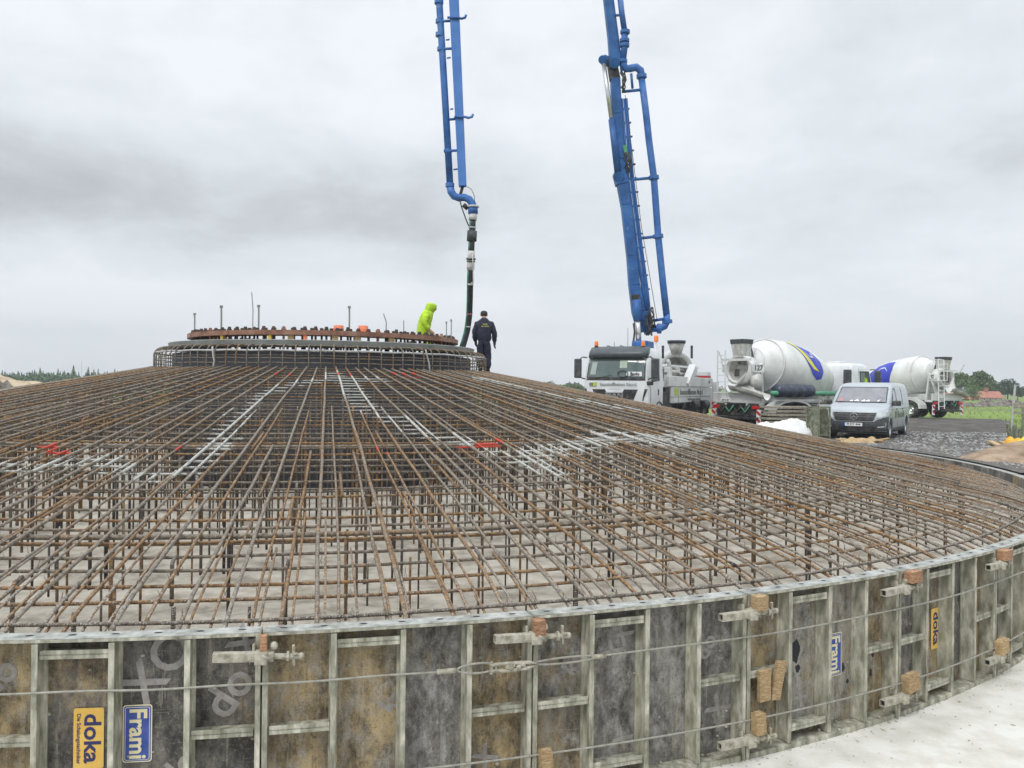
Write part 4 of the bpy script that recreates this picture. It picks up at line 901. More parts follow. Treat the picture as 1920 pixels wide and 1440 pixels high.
def tree(u, D, w, h, m, label, seed, z0=-.3, trunk_h=.25, nl=1500, cat='tree', group='trees beyond the field', size=None, name='broadleaf_tree', ybase=None):
    rg = random.Random(seed); p = at(u, 730, D); e = empty(name, (p.x, D, z0), 0, label, cat, group)
    b = MB(); b.tube([(0, 0, 0), (.1, 0, h*.3), (0, .1, h*.55)], [h*.03, h*.022, h*.012], 7)
    for i in range(5): a = rg.uniform(0, 2*pi); b.tube([(0, 0, h*.28), (w*.2*cos(a), w*.2*sin(a), h*.5), (w*.33*cos(a), w*.33*sin(a), h*.68)], [h*.014, h*.01, h*.004], 5)
    b.build('trunk', 'bark', e)
    b = MB(); crown(b, (0, 0, h*(trunk_h+(1-trunk_h)/2)), w/2, h*(1-trunk_h)/2, nl, size or w*.035, rg, bumps=13); b.build('crown', m, e, fix=False)
    return e
tree(1821, 182, 8.6, 6.6, 'leaf', 'big round bushy tree above the houses, left part of the double crown', 1, .1, .15, 2600, group=None)
tree(1842, 185, 7.4, 5.6, 'leaf', 'right part of the double crown tree, lower and behind the houses', 2, .0, .15, 1900, group=None)
tree(1824, 150, 3.4, 3.4, 'leaf_pale', 'small pale green tree standing between the two red roofs', 5, -.3, .05, 900, group=None)
tree(1874, 170, 3.0, 3.4, 'leaf_dark', 'small dark tree just right of the second red roof', 7, -.3, .05, 700, group=None)
tree(1889, 175, 5.4, 5.0, 'leaf_dark', 'rounded dark tree at the right edge, tallest of the dark ones', 8, -.3, .08, 1500, group=None)
tree(1908, 172, 4.6, 3.6, 'leaf_dark', 'low dark tree cut by the right picture edge', 9, -.3, .05, 1200, group=None)
tree(1782, 200, 3.6, 2.4, 'leaf_pale', 'low hedge tree just right of the far mixer hopper', 10, -.3, .0, 700, group=None)
for i, (u, w, h, lab) in enumerate(((1026, 5.2, 3.5, 'rounded bush low on the horizon left of the pump truck'), (1052, 6.5, 2.7, 'low flat bush on the horizon nearest the pump truck cab'), (1078, 6, 3.0, 'bush half hidden by the mirror of the pump truck'), (1000, 4, 1.6, 'lowest bush on the horizon, farthest from the truck'))):
    tree(u, 210, w, h, 'leaf_pale' if i % 2 else 'leaf', lab, 30+i, -.3, .0, 900, 'bush', None, name='bush')
# far conifer wood on the left: a mass
rg = random.Random(8); b = MB()
def conifer(b, x, y, h, w, rg):
    n = 9
    for k in range(n):
        z = h*(.06+.9*k/n); r_ = w*(1-k/n)*.5*rg.uniform(.7, 1.25)+.05
        for q in range(5):
            a = rg.uniform(0, 2*pi); dz = h*.10
            b.add([(x, y, z+h*.13), (x+r_*cos(a), y+r_*sin(a), z-dz*.2), (x+r_*cos(a+1.3), y+r_*sin(a+1.3), z-dz*.1)], [(0, 1, 2)])
for i in range(230):
    u = rg.uniform(-120, 300); D = rg.uniform(225, 300); x = (u-960)/FPX*D
    h = rg.uniform(2.6, 5.0)*(1 if u < 235 else .45)+(1.6 if rg.random() < .12 and u < 235 else 0); conifer(b, x, D, h, h*.5, rg)
for i in range(150):
    u = rg.uniform(-120, 300); D = rg.uniform(205, 235); x = (u-960)/FPX*D; crown(b, (x, D, 1.2 if u < 225 else .8), 3.4, rg.uniform(1.9, 3.0) if u < 225 else 1.0, 150, .34, rg, bumps=4)
o = b.build('far_wood', 'conifer', None, fix=False); tag(o, 'distant wood of spiky conifers and green scrub along the left horizon', 'wood', kind='stuff')
b = MB()
for i in range(120):
    u = rg.uniform(700, 2500); D = rg.uniform(420, 640); x = (u-960)/FPX*D; crown(b, (x, D, .8), 11, 3.0, 60, 1.5, rg, bumps=4)
tag(b.build('far_hedges', 'leaf_dark', None, fix=False), 'thin dark line of far hedges along the right horizon', 'hedges', kind='stuff')
# houses
def house(u, D, w, d, hw, hr, label, rz, wallm, cat='house'):
    p = at(u, 730, D); e = empty('farmhouse', (p.x, D, -.35), rz, label, cat)
    MB().box(-w/2, w/2, -d/2, d/2, 0, hw).build('wall', wallm, e)
    b = MB(); b.prism([(-d/2-.4, hw-.1), (0, hw+hr), (d/2+.4, hw-.1), (d/2+.4, hw-.25), (0, hw+hr-.25), (-d/2-.4, hw-.25)], lambda a, z, t: (t, a, z), -w/2-.3, w/2+.3); b.build('roof', 'roof_red', e)
    for s in (-1, 1):
        b = MB(); b.prism([(-d/2+.02, hw-.2), (0, hw+hr-.35), (d/2-.02, hw-.2)], lambda a, z, t: (t, a, z), s*w/2-.1*(s > 0), s*w/2+.1*(s < 0)); b.build('gable', wallm, e)
    for i in range(4):
        x = -w/2+w*(i+.5)/4; MB().box(x-.45, x+.45, -d/2-.04, -d/2+.02, hw*.30, hw*.72).build('window', 'plate_white' if wallm != 'plate_white' else 'black', e)
    MB().box(-.3, .3, -.3, .3, hw+hr*.6, hw+hr+.7).build('chimney', 'brick', e)
house(1788, 160, 4.2, 3.4, .75, .95, 'long house with an orange red roof left of the small pale tree', .05, 'plate_white')
house(1849, 165, 4.4, 3.4, .9, 1.15, 'brick house with a dull red roof right of the small pale tree', -.1, 'brick')
# thin mast left
for u, ub, D, zt, lab in ((153, 153, 260, 8.2, 'very thin mast rising above the conifers at the left'),):
    p = at(u, 700, D); o = MB().cyl((0, 0, 0), (0, 0, zt), .06, .03, 6).build('mast', 'grey_sheet'); o.location = (p.x, D, -.3); tag(o, lab, 'mast')

# ================================================================ SITE STUFF beyond the rim
# white plastic sheet pile
def sheet(name, cx, cy, rx, ry, h, m, seed, label, cat='sheet'):
    b = MB(); n, k = 40, 22; vs = []; fs = []
    for i in range(k+1):
        for j in range(n+1):
            x = -rx+2*rx*j/n; y = -ry+2*ry*i/k; q = max(0, 1-(x/rx)**2)*max(0, 1-(y/ry)**2)
            z = h*q**.45*(.75+.5*noise.noise(Vector((x*1.2+seed, y*1.2, 0))))+.17*abs(noise.noise(Vector((x*3.1, y*3.1, seed))))*min(1, q*4)+.05*abs(noise.noise(Vector((x*8, y*8, seed))))*min(1, q*4)-.02
            vs.append((x, y, z))
    for i in range(k):
        for j in range(n): fs.append((i*(n+1)+j, i*(n+1)+j+1, (i+1)*(n+1)+j+1, (i+1)*(n+1)+j))
    b.add(vs, fs); o = b.build(name, m, None, True); o.location = (cx, cy, .03); return tag(o, label, cat)
p = at(1468, 800, 29.3); sheet('plastic_sheet', p.x, 29.3, 1.15, .8, .66, 'sheet_white', 3, 'bright white plastic sheeting bunched up behind the rim')
p = at(1516, 805, 29.0); sheet('plastic_sheet', p.x, 29.0, .45, .5, .62, 'hose_white', 8, 'crumpled dirty beige sheeting right of the white sheet')
# stack of timber trays / formwork sheets
e = empty('timber_stack', (at(1490, 800, 31.4).x, 31.4, .03), .12, 'stack of weathered timber boards between the white sheet and the mixer', 'timber stack')
for i in range(7):
    MB().box(-1.25+.03*(i % 3), 1.15-.04*(i % 2), -.35, .35, .12+i*.14, .12+i*.14+.09).build('board', 'wood_grey', e, bevel=.01)
for i in range(3): MB().box(-.9+.85*i, -.8+.85*i, -.36, .34, .0, .115).build('bearer', 'wood_grey', e)
e = empty('timber_stack', (at(1548, 800, 33.0).x, 33.0, .03), .1, 'lower stack of timber boards left of the van behind the post crate', 'timber stack')
for i in range(6): MB().box(-.75, .75, -.4, .4, .12+i*.15, .12+i*.15+.10).build('board', 'wood_grey', e, bevel=.01)
MB().box(-.6, -.5, -.4, .4, 0, .115).build('bearer', 'wood_grey', e); MB().box(.5, .6, -.4, .4, 0, .115).build('bearer', 'wood_grey', e)
# olive steel panel stack standing upright
M['olive'] = mat('olive_grey_steel', (.11, .13, .09), (.20, .22, .15), 9, .6, .25, c3=(.33, .34, .26))
e = empty('panel_rack', (at(1534, 815, 28.5).x, 28.5, .03), .35, 'narrow upright rack of olive form panels left of the van', 'panel rack')
for sx_ in (-.22, .22):
    for sy in (-.3, .3): MB().box(sx_-.025, sx_+.025, sy-.025, sy+.025, 0, 1.12).build('post', 'olive', e)
for i in range(7): MB().box(-.18+i*.055, -.155+i*.055, -.28, .28, .03, 1.03).build('upright_panel', 'olive', e, bevel=.004)
for z in (.12, 1.06): 
    for sy in (-.3, .3): MB().box(-.25, .25, sy-.028, sy+.028, z, z+.05).build('rail', 'olive', e)
MB().tube([(-.3, -.3, 1.12), (-.2, -.32, 1.3), (.05, -.3, 1.22), (-.25, -.3, 1.45)], .02, 6).build('strap', 'wood_grey', e)
# green pipe and black drum on the mixer-side stack are part of mixer A (below)
# loose boards by the van and at the right
def board(u, v, D, L_, rz, lab, m='wood', tilt=0.0, w=.16):
    p = at(u, v, D); o = MB().box(-L_/2, L_/2, -w/2, w/2, -.02, .02).build('loose_board', m, None, bevel=.004); o.location = (p.x, D, .10); o.rotation_euler = (0, tilt, rz); return tag(o, lab, 'board')
board(1612, 832, 26.9, 1.5, .05, 'pale board lying flat under the van front', tilt=.02)
board(1645, 832, 26.9, 1.1, .5, 'pale splintered board leaning up right of the others, under the van bumper', tilt=-.10, w=.08)
board(1595, 828, 27.2, .8, -.6, 'short broken board at the left end of the scraps by the van', m='wood_grey')
for k, (dx, lab) in enumerate(((0, 'left one of the two long planks lying at the right edge of the yard'), (.30, 'right one of the two long planks lying at the right edge of the yard'))):
    o = MB().box(-1.6, 1.6, -.09, .09, -.03, .03).build('long_plank', 'wood', None, bevel=.004); o.location = (14.75+dx, 25.2-dx*.3, .12); o.rotation_euler = (0, 0, radians(66)); tag(o, lab, 'plank')
rs = random.Random(5)
for i, (u, v, D) in enumerate(((1628, 829, 27.3), (1604, 834, 26.8))):
    sheet('timber_scrap', at(u, v, D).x, D, .55, .35, .10, 'wood', 30+i, ('left' if i else 'right')+' small pile of splintered timber scraps before the van', 'scraps')
# yellow bags, right edge
M['yellow_bag'] = mat('yellow_bag', (.75, .55, .01), (.85, .62, .03), 3, .55); M['orange_bag'] = mat('orange_bag', (.80, .38, .02), (.85, .45, .03), 3, .55); M['white_bag'] = mat('white_bag', (.7, .7, .7), (.8, .8, .8), 3, .6)
for i, (u, v, D, m_, rx, h, lab) in enumerate(((1903, 836, 24.4, 'yellow_bag', .28, .22, 'yellow sack lying lowest at the right edge'), (1903, 822, 25.2, 'orange_bag', .26, .34, 'orange sack behind the yellow one at the right edge'), (1922, 826, 24.6, 'yellow_bag', .28, .45, 'yellow sack cut by the right picture edge'), (1932, 838, 24.0, 'white_bag', .28, .3, 'white sack at the very right edge'))):
    sheet('sack', at(u, v, D).x, D, rx, .22, h, m_, 50+i, lab, 'sack')
# propped trestle / ladder frame at right edge
e = empty('prop_frame', (at(1900, 810, 26.5).x, 26.5, .0), .2, 'zinc prop frame with cross bars standing at the right edge', 'prop frame')
b0 = at(1896, 800, 26.5); ex = e.location.x
MB().tube([(-.12, 0, 0), (.10, .05, 1.95)], .035, 8).build('post', 'fence_tube', e)
MB().tube([(.32, 0, 0), (.36, 0, 1.25)], .035, 8).build('post', 'olive', e)
MB().tube([(.75, 0, 0), (.75, 0, 1.35)], .035, 8).build('post', 'fence_tube', e)
for z, w in ((1.22, .03), (1.05, .03), (1.33, .022)): MB().box(.0, 1.2, -.03, .03, z-w, z+w).build('cross_bar', 'wood_grey', e)
for k in range(3): MB().box(-.22+k*.13, -.13+k*.13, -.14, -.06, 0, .75-.1*k, T=Matrix.Rotation(.16*(k-1), 4, 'Y')).build('leaning_board', 'olive', e)
# ================================================================ VEHICLES (local +X forward, +Y left side, Z up)
def Rz(a): return Matrix.Rotation(a, 4, 'Z')
class Shell:
    # body built from plan outlines stacked in height: rows of (z, x_front, x_rear, half_width, bow, corner)
    def __init__(s, rows): s.rows = rows
    def at(s, z):
        R_ = s.rows
        if z <= R_[0][0]: return R_[0][1:]
        for a, b in zip(R_, R_[1:]):
            if z <= b[0]:
                k = (z-a[0])/(b[0]-a[0]); k = max(0, min(1, k)); return tuple(p+(q-p)*k for p, q in zip(a[1:], b[1:]))
        return R_[-1][1:]
    def fx(s, y, z):
        xf, xr, hw, bow, cr = s.at(z); q = min(1, abs(y)/hw); x = xf-bow*q*q
        e = hw-cr
        if abs(y) > e and cr > 0: k = min(1, (abs(y)-e)/cr); x -= cr*(1-sqrt(max(0, 1-k*k)))
        return x
    def sy(s, x, z):
        xf, xr, hw, bow, cr = s.at(z); x0 = xf-bow-cr
        if x > x0 and cr > 0: k = min(1, (x-x0)/cr); return hw-cr*(1-sqrt(max(0, 1-k*k)))
        return hw
    def body(s, crr=.12):
        b = MB(); ring = []
        for (z, xf, xr, hw, bow, cr) in s.rows:
            pts = []
            e = hw-cr
            ys = [e*i/6 for i in range(7)]+[e+cr*sin(pi/2*i/6) for i in range(1, 7)]
            front = [(xf-bow*min(1, y/hw)**2-(cr*(1-sqrt(max(0, 1-((y-e)/cr)**2))) if y > e and cr > 0 else 0), y) for y in ys]
            x1 = front[-1][0]; rr = min(crr, hw*.8)
            side = [(x1+(xr+rr-x1)*i/10, hw) for i in range(1, 11)]
            rear = [(xr+rr*(1-sin(pi/2*i/4)), hw-rr*(1-cos(pi/2*i/4))) for i in range(1, 5)]+[(xr, (hw-rr)*(1-i/3)) for i in range(1, 4)]
            half = front+side+rear; pts = half+[(x, -y) for x, y in reversed(half[1:-1])]
            ring.append([(x, y, z) for x, y in pts])
        n = len(ring[0]); vs = [p for r_ in ring for p in r_]; fs = []
        for i in range(len(ring)-1):
            for j in range(n): j2 = (j+1) % n; fs.append((i*n+j, i*n+j2, (i+1)*n+j2, (i+1)*n+j))
        fs.append(tuple(range(n-1, -1, -1))); fs.append(tuple((len(ring)-1)*n+j for j in range(n)))
        return b.add(vs, fs)
    def front(s, poly, eps=.008, th=.0, nz=8, ny=12):
        # quad poly ((yL,zB),(yR,zB),(yR,zT),(yL,zT)) draped on the front
        b = MB(); (a0, a1), (b0, b1), (c0, c1), (d0, d1) = poly; vs = []; fs = []
        for i in range(nz+1):
            v = i/nz
            for j in range(ny+1):
                u = j/ny; y = (a0*(1-u)+b0*u)*(1-v)+(d0*(1-u)+c0*u)*v; z = (a1*(1-u)+b1*u)*(1-v)+(d1*(1-u)+c1*u)*v
                vs.append((s.fx(y, z)+eps, y*(1+eps*.5), z))
        for i in range(nz):
            for j in range(ny): q = i*(ny+1)+j; fs.append((q, q+1, q+ny+2, q+ny+1))
        return b.add(vs, fs)
    def side(s, poly, sg=1, eps=.008, nz=6, nx=8):
        b = MB(); (a0, a1), (b0, b1), (c0, c1), (d0, d1) = poly; vs = []; fs = []
        for i in range(nz+1):
            v = i/nz
            for j in range(nx+1):
                u = j/nx; x = (a0*(1-u)+b0*u)*(1-v)+(d0*(1-u)+c0*u)*v; z = (a1*(1-u)+b1*u)*(1-v)+(d1*(1-u)+c1*u)*v
                vs.append((x, sg*(s.sy(x, z)+eps), z))
        for i in range(nz):
            for j in range(nx): q = i*(nx+1)+j; fs.append((q, q+1, q+nx+2, q+nx+1))
        return b.add(vs, fs)
def cut(o, cutters):
    # real wheel arches: subtract cylinders from the body
    for c in cutters:
        m_ = o.modifiers.new('cut', 'BOOLEAN'); m_.operation = 'DIFFERENCE'; m_.object = c; m_.solver = 'EXACT'
    bake(o)
    for c in cutters: me = c.data; COL.objects.unlink(c); bpy.data.objects.remove(c); bpy.data.meshes.remove(me)
def wheel(parent, x, y, r, w, sg, rim='chrome', dual=False):
    e = bpy.data.objects.new('wheel', None); COL.objects.link(e); e.parent = parent; e.location = (x, y, r); e.empty_display_size = .1
    hw = w/2; b = MB()
    b.lathe([(-hw, r*.56), (-hw, r*.90), (-hw*.72, r*.985), (-hw*.3, r), (hw*.3, r), (hw*.72, r*.985), (hw, r*.90), (hw, r*.56), (hw*.5, r*.55), (-hw*.5, r*.55)], (0, 0, 0), (0, 1, 0), 32, closed=True)
    for i in range(32):
        a = 2*pi*i/32; T = Matrix.Rotation(a, 4, 'Y'); b.box(-.02*r, .02*r, -hw*.75, hw*.75, r*.985, r*1.012, T=T)
    b.build('tyre', 'rubber', e, True)
    b = MB(); o = sg*hw
    b.lathe([(o*.55, .01), (o*.55, r*.16), (o*.85, r*.17), (o*.85, r*.20), (o*.40, r*.26), (o*.30, r*.46), (o*.95, r*.54), (o*.98, r*.575), (o*.3, r*.56), (-o*.9, r*.56)], (0, 0, 0), (0, 1, 0), 28)
    for i in range(8): a = 2*pi*i/8; b.cyl((r*.33*cos(a), o*.30, r*.33*sin(a)), (r*.33*cos(a), o*.42, r*.33*sin(a)), r*.035, None, 6)
    b.build('rim', rim, e, True)
    return e
def cab_mirror(parent, x, y, z, sg, h=.75):
    b = MB(); b.box(x-.10, x+.10, y+sg*.30-.13, y+sg*.30+.13, z, z+h); o = b.build('mirror', 'dark_plastic', parent, bevel=.05)
    MB().box(x-.106, x-.100, y+sg*.30-.10, y+sg*.30+.10, z+.05, z+h-.05).build('mirror_glass', 'visor', o)
    b = MB()
    for zz in (z+h-.06, z+.05): b.tube([(x-.12, y-sg*.02, zz+.10 if zz > z+.2 else zz-.10), (x, y+sg*.12, zz+.12 if zz > z+.2 else zz-.05), (x, y+sg*.28, zz)], .026, 6)
    b.build('mirror_arm', 'dark_plastic', parent)
def truck_cab(root, white, L_=2.1, x1=4.4, z0=.75, zr=2.98, name_txt=None, sign=None):
    xf = x1
    sh = Shell([(z0, xf-.02, x1-L_, 1.20, .05, .10), (z0+.35, xf, x1-L_, 1.235, .06, .14), (1.55, xf, x1-L_, 1.24, .07, .16), (2.02, xf-.03, x1-L_, 1.24, .08, .16), (2.60, xf-.15, x1-L_, 1.20, .09, .18), (2.86, xf-.27, x1-L_, 1.16, .10, .20), (zr-.04, xf-.45, x1-L_+.02, 1.10, .10, .22), (zr+.03, xf-.70, x1-L_+.10, .98, .10, .25)])
    c = sh.body(.10).build('cab_body', white, root, True)
    return sh, c
def gl_screen(sh, body, zb=2.03, zt=2.70, hw=1.06):
    sh.front(((-hw-.02, zb-.06), (hw+.02, zb-.06), (hw-.02, zt+.03), (-hw+.02, zt+.03)), .006).build('screen_seal', 'black', body, True)
    o = sh.front(((-hw+.03, zb+.06), (hw-.03, zb+.06), (hw-.07, zt-.01), (-hw+.07, zt-.01)), .012).build('windscreen', 'glass', body, True)
    b = MB()
    for y0, y1 in ((-.85, -.15), (.0, .70)): b.beam((sh.fx(y0, zb+.02)+.03, y0, zb+.0), (sh.fx(y1, zb+.13)+.03, y1, zb+.13), .015, .012)
    b.build('wiper', 'black', body)
    return o

# ---------------- concrete pump truck
HEADP = radians(26); 
pt = empty('concrete_pump_truck', (3.69+2.0, 30.05+4.1, .03), 0, 'white four axle truck carrying the tall blue concrete placing boom', 'pump truck')
# front centre at (3.69, 30.05); local front x = 4.55
FRX = 4.6; dirv = Vector((-sin(HEADP), -cos(HEADP), 0))
pt.location = Vector((3.72, 30.05, .03))-dirv*FRX; pt.rotation_euler = (0, 0, atan2(dirv.y, dirv.x)); RP = atan2(dirv.y, dirv.x)
def to_pt(p): 
    return (Matrix.Translation(pt.location) @ Rz(RP)).inverted() @ Vector(p)
cabsh, cab = truck_cab(pt, 'white_paint', 2.05, FRX, .62, 3.13)
gl_screen(cabsh, cab, 2.00, 2.76, 1.10)
# visor
b = MB(); vsr = Shell([(2.78, FRX-.05, FRX-.5, 1.13, .10, .18), (2.98, FRX-.12, FRX-.6, 1.13, .10, .18), (3.16, FRX-.30, FRX-.7, 1.12, .12, .20), (3.20, FRX-.45, FRX-.75, 1.05, .12, .2)])
vs_ = vsr.body(.02).build('sun_visor', 'visor', cab, True)
for y in (-.5, 0, .5): MB().tube([(FRX-.33, y, 3.08), (FRX-.62, y, 3.22), (FRX-1.2, y, 3.20)], .03, 6).build('roof_rib', 'dark_plastic', cab)
# grille
cabsh.front(((-.62, 1.02), (.62, 1.02), (.86, 1.62), (-.86, 1.62)), .010).build('grille', 'black', cab, True)
g = COL.objects[-1] if False else None
for z in (1.10, 1.20): cabsh.front(((-.62, z), (.62, z), (.63, z+.035), (-.63, z+.035)), .018, nz=1).build('grille_bar', 'dark_plastic', cab)
cabsh.front(((-.30, 1.50), (.30, 1.50), (.36, 1.63), (-.36, 1.63)), .022, nz=2).build('grille_wing', 'white_paint', cab)
gt = text('grille_lettering', 'MAN', .27, 'chrome', cab, frame_at((FRX+.03, 0, 1.40), (0, 1, 0), (0, 0, 1)), .01, .012, sx=1.15)
cabsh.front(((-.20, 1.615), (.20, 1.615), (.23, 1.635), (-.23, 1.635)), .022, nz=1).build('grille_emblem', 'chrome', cab)
for s_ in (-1, 1):
    pl = ((s_*1.02, 1.22), (s_*1.06, 1.22), (s_*1.20, 1.64), (s_*1.10, 1.64)); cabsh.front(pl, .012, ny=3).build('side_slot', 'black', cab, True)
    cabsh.front(((s_*.66, .72), (s_*1.10, .72), (s_*1.12, .98), (s_*.70, .98)), .012).build('headlight', 'lamp_glass', cab, True)
cabsh.front(((-.60, .68), (.60, .68), (.60, .95), (-.60, .95)), .012).build('bumper_recess', 'dark_plastic', cab)
text('front_lettering', 'baustoffbeton Nord', .165, 'grey_print', cab, frame_at((FRX+.008, .13, 1.80), (0, 1, 0), (0, 0, 1)), .004, .001, sx=1.05)
MB().box(FRX-.045, FRX-.0, -.98, -.86, 1.74, 1.86).build('front_logo', 'grey_print', cab); MB().box(FRX-.045, FRX-.002, -.84, -.70, 1.73, 1.87).build('front_logo', 'lime', cab)
cabsh.front(((.42, 2.10), (.98, 2.10), (.97, 2.26), (.42, 2.26)), .02, ny=4).build('screen_sign', 'plate_white', cab)
text('sign_lettering', 'Bodo', .16, 'print_black', cab, frame_at((FRX-.045, .74, 2.185), (0, 1, 0), (-.12, 0, 1)), .003, .003)
# dim things seen in the windscreen
cabsh.front(((-.98, 2.16), (-.76, 2.16), (-.72, 2.62), (-.92, 2.62)), .014, ny=2).build('screen_reflection', mat('pale_reflection_tone', (.34, .40, .38), (.42, .48, .45), 6, .4), cab)  # pale patch laid on the glass as a painted reflection
cabsh.front(((.15, 2.40), (.42, 2.40), (.42, 2.68), (.15, 2.68)), .014, ny=2).build('hanging_note', mat('pale_note', (.38, .45, .38), (.50, .58, .46), 16, .5), cab)
b = MB(); b.tube([(FRX-.02, .30+.2*cos(a/9*2*pi), 2.18+.12*sin(a/9*2*pi)) for a in range(9)], .016, 6, closed=True); b.build('steering_wheel', 'black', cab)
for s_ in (-1, 1):
    cabsh.side(((FRX-1.50, 1.96), (FRX-.42, 1.88), (FRX-.62, 2.74), (FRX-1.50, 2.74)), s_, .008).build('window_frame', 'black', cab, True)
    o = cabsh.side(((FRX-1.44, 2.02), (FRX-.52, 1.95), (FRX-.68, 2.66), (FRX-1.44, 2.68)), s_, .014).build('side_window', 'glass', cab, True)
    cab_mirror(cab, FRX-.10, s_*1.17, 2.02, s_, .72)
    MB().box(FRX+.02-.28, FRX-.10, s_*1.22-.06, s_*1.22+.16 if s_ > 0 else s_*1.22+.06, 1.78, 1.92).build('kerb_mirror', 'black', cab, bevel=.03) if s_ > 0 else None
    MB().box(FRX-1.42, FRX-1.30, s_*1.242-.012, s_*1.242+.012, 1.42, 1.64).build('door_handle', 'black', cab, bevel=.01)
    b = MB(); b.beam((FRX-1.56, s_*1.243, .9), (FRX-1.56, s_*1.205, 2.80), .012, .01); b.beam((FRX-.36, s_*1.243, .9), (FRX-.36, s_*1.243, 1.85), .012, .01); b.build('door_seam', 'black', cab)
    # mudguard over the front wheel
    b = MB(); prof = [(.66*cos(pi*i/10), .56+.64*sin(pi*i/10)) for i in range(11)]
    inner = [(x*.9, .56+(z-.56)*.9) for x, z in reversed(prof)]
    b.prism(prof+inner, lambda u, v, t: (u+FRX-1.45, t, v), s_*.86, s_*1.27); b.build('mudguard', 'dark_plastic', pt, bevel=.02)
    for xw in (FRX-1.45, FRX-3.2): wheel(pt, xw, s_*1.06, .52, .32, s_)
    for xw in (FRX-7.5, FRX-8.9): wheel(pt, xw, s_*.98, .52, .52, s_)
for y, z, s_ in ((-.90, 3.20, 1), (.90, 3.17, 1)):
    e_ = MB().cyl((FRX-.50, y, z-.05), (FRX-.50, y, z+.03), .07, None, 12).build('beacon_base', 'black', cab); MB().lathe([(0, .075), (.14, .07), (.18, .04), (.185, .01)], (FRX-.50, y, z+.03), (0, 0, 1), 14).build('beacon_lens', 'beacon', e_, True)
e_ = MB().tube([(FRX-1.75, 1.02, 3.0), (FRX-1.75, 1.02, 3.42)], .03, 8).build('beacon_base', 'plate_white', pt); MB().lathe([(0, .085), (.20, .08), (.24, .05), (.245, .01)], (FRX-1.75, 1.02, 3.42), (0, 0, 1), 14).build('beacon_lens', 'beacon', e_, True)
for y, h in ((-.30, .25), (.22, .75)): MB().cyl((FRX-.8, y, 3.15), (FRX-.8, y, 3.15+h), .010, .006, 6).build('aerial', 'black', cab)
# chassis and side bodywork
MB().box(-6.0, 2.4, -.42, .42, .72, 1.02).build('chassis', 'black', pt)
MB().box(1.25, 1.92, -1.14, 1.14, .82, 1.72).build('equipment_box', 'black', pt, bevel=.02)
MB().box(-7.1, -5.95, -1.05, 1.05, .72, 1.74).build('rear_hopper', 'dusty_white', pt, bevel=.04)
b = MB(); b.box(1.9, 2.5, -1.18, 1.18, .75, 1.55).box(1.95, 2.45, -.9, .9, 1.55, 2.5); b.build('rear_cab_frame', 'black', pt, bevel=.03)
for s_ in (-1, 1):
    o = MB().box(-5.9, 1.75, s_*1.24 if s_ < 0 else 1.12, -1.12 if s_ < 0 else 1.24, 1.75, 2.16).build('deck_box', 'dusty_white', pt, bevel=.02)
    o2 = MB().box(-5.5, 1.30, s_*1.20 if s_ < 0 else 1.08, -1.08 if s_ < 0 else 1.20, 1.10, 1.74).build('side_box', 'dusty_white', pt, bevel=.02)
    b = MB(); b.beam((1.5, s_*1.205, 1.33), (-5.4, s_*1.205, 1.33), .02, .012); b.build('box_seam', 'grey_print', o2)
    for x in (-3.6, -1.7, .2): b = MB(); b.box(x-.012, x+.012, s_*1.2-.008, s_*1.2+.008, 1.12, 1.72); b.build('box_seam', 'grey_print', o2)
    T = frame_at((-2.0, s_*1.212, 1.52), (-s_, 0, 0), (0, 0, 1)); text('side_lettering', 'baustoffbeton Nord', .34, 'grey_print', o2, T, .004, .002, sx=1.45)
    T = frame_at((-2.4, s_*1.212, 1.22), (-s_, 0, 0), (0, 0, 1)); text('side_lettering', 'Die Betonpumpe im Norden', .15, 'grey_print', o2, T, .004, .001, sx=1.3)
    MB().box(.55, .85, s_*1.2-.012, s_*1.2+.012, 1.40, 1.68).build('side_logo', 'lime', o2)
    MB().box(.20, .48, s_*1.2-.012, s_*1.2+.012, 1.40, 1.68).build('side_logo', 'lime', o2)
    # rear outrigger leg with red and white stripes
    y0 = s_*1.30; b = MB(); b.box(-6.28, -6.02, y0-.13, y0+.13, .25, 2.0); leg = b.build('outrigger_leg', 'dusty_white', pt, bevel=.015)
    MB().box(-6.30, -6.00, y0-.20, y0+.20, .10, .20).build('foot_plate', 'black', leg)
    for face in (0, 1):
        for k in range(3):
            zz = .38+.26*k; w = .132
            if face == 0: P = [(-6.02+.133*0+.003, y0-w, zz), (-6.017, y0-w, zz+.13), (-6.017, y0+w, zz+.36), (-6.017, y0+w, zz+.23)]
            else: P = [(-6.28, y0+s_*.133, zz), (-6.28, y0+s_*.133, zz+.13), (-6.02, y0+s_*.133, zz+.36), (-6.02, y0+s_*.133, zz+.23)]
            MB().add(P, [(0, 1, 2, 3)]).build('warning_stripe', 'red_paint', leg, fix=False)
    b = MB(); b.box(.9, 1.25, s_*1.0-.12, s_*1.0+.12, 1.6, 2.5); b.build('front_support', 'dusty_white', pt, bevel=.03)
    for x in (-3.9, -2.0): MB().cyl((x, s_*1.16, .95), (x-.9, s_*1.16, .95), .22, None, 16).build('air_tank', 'black', pt)
    b = MB(); prof = [(1.45*cos(pi*i/12), .62*sin(pi*i/12)) for i in range(13)]; inner = [(x*.93, z*.90) for x, z in reversed(prof)]
    b.prism(prof+inner, lambda u, v, t: (u+FRX-8.2, t, v+.55), s_*.70, s_*1.26); b.build('mudguard', 'black', pt)
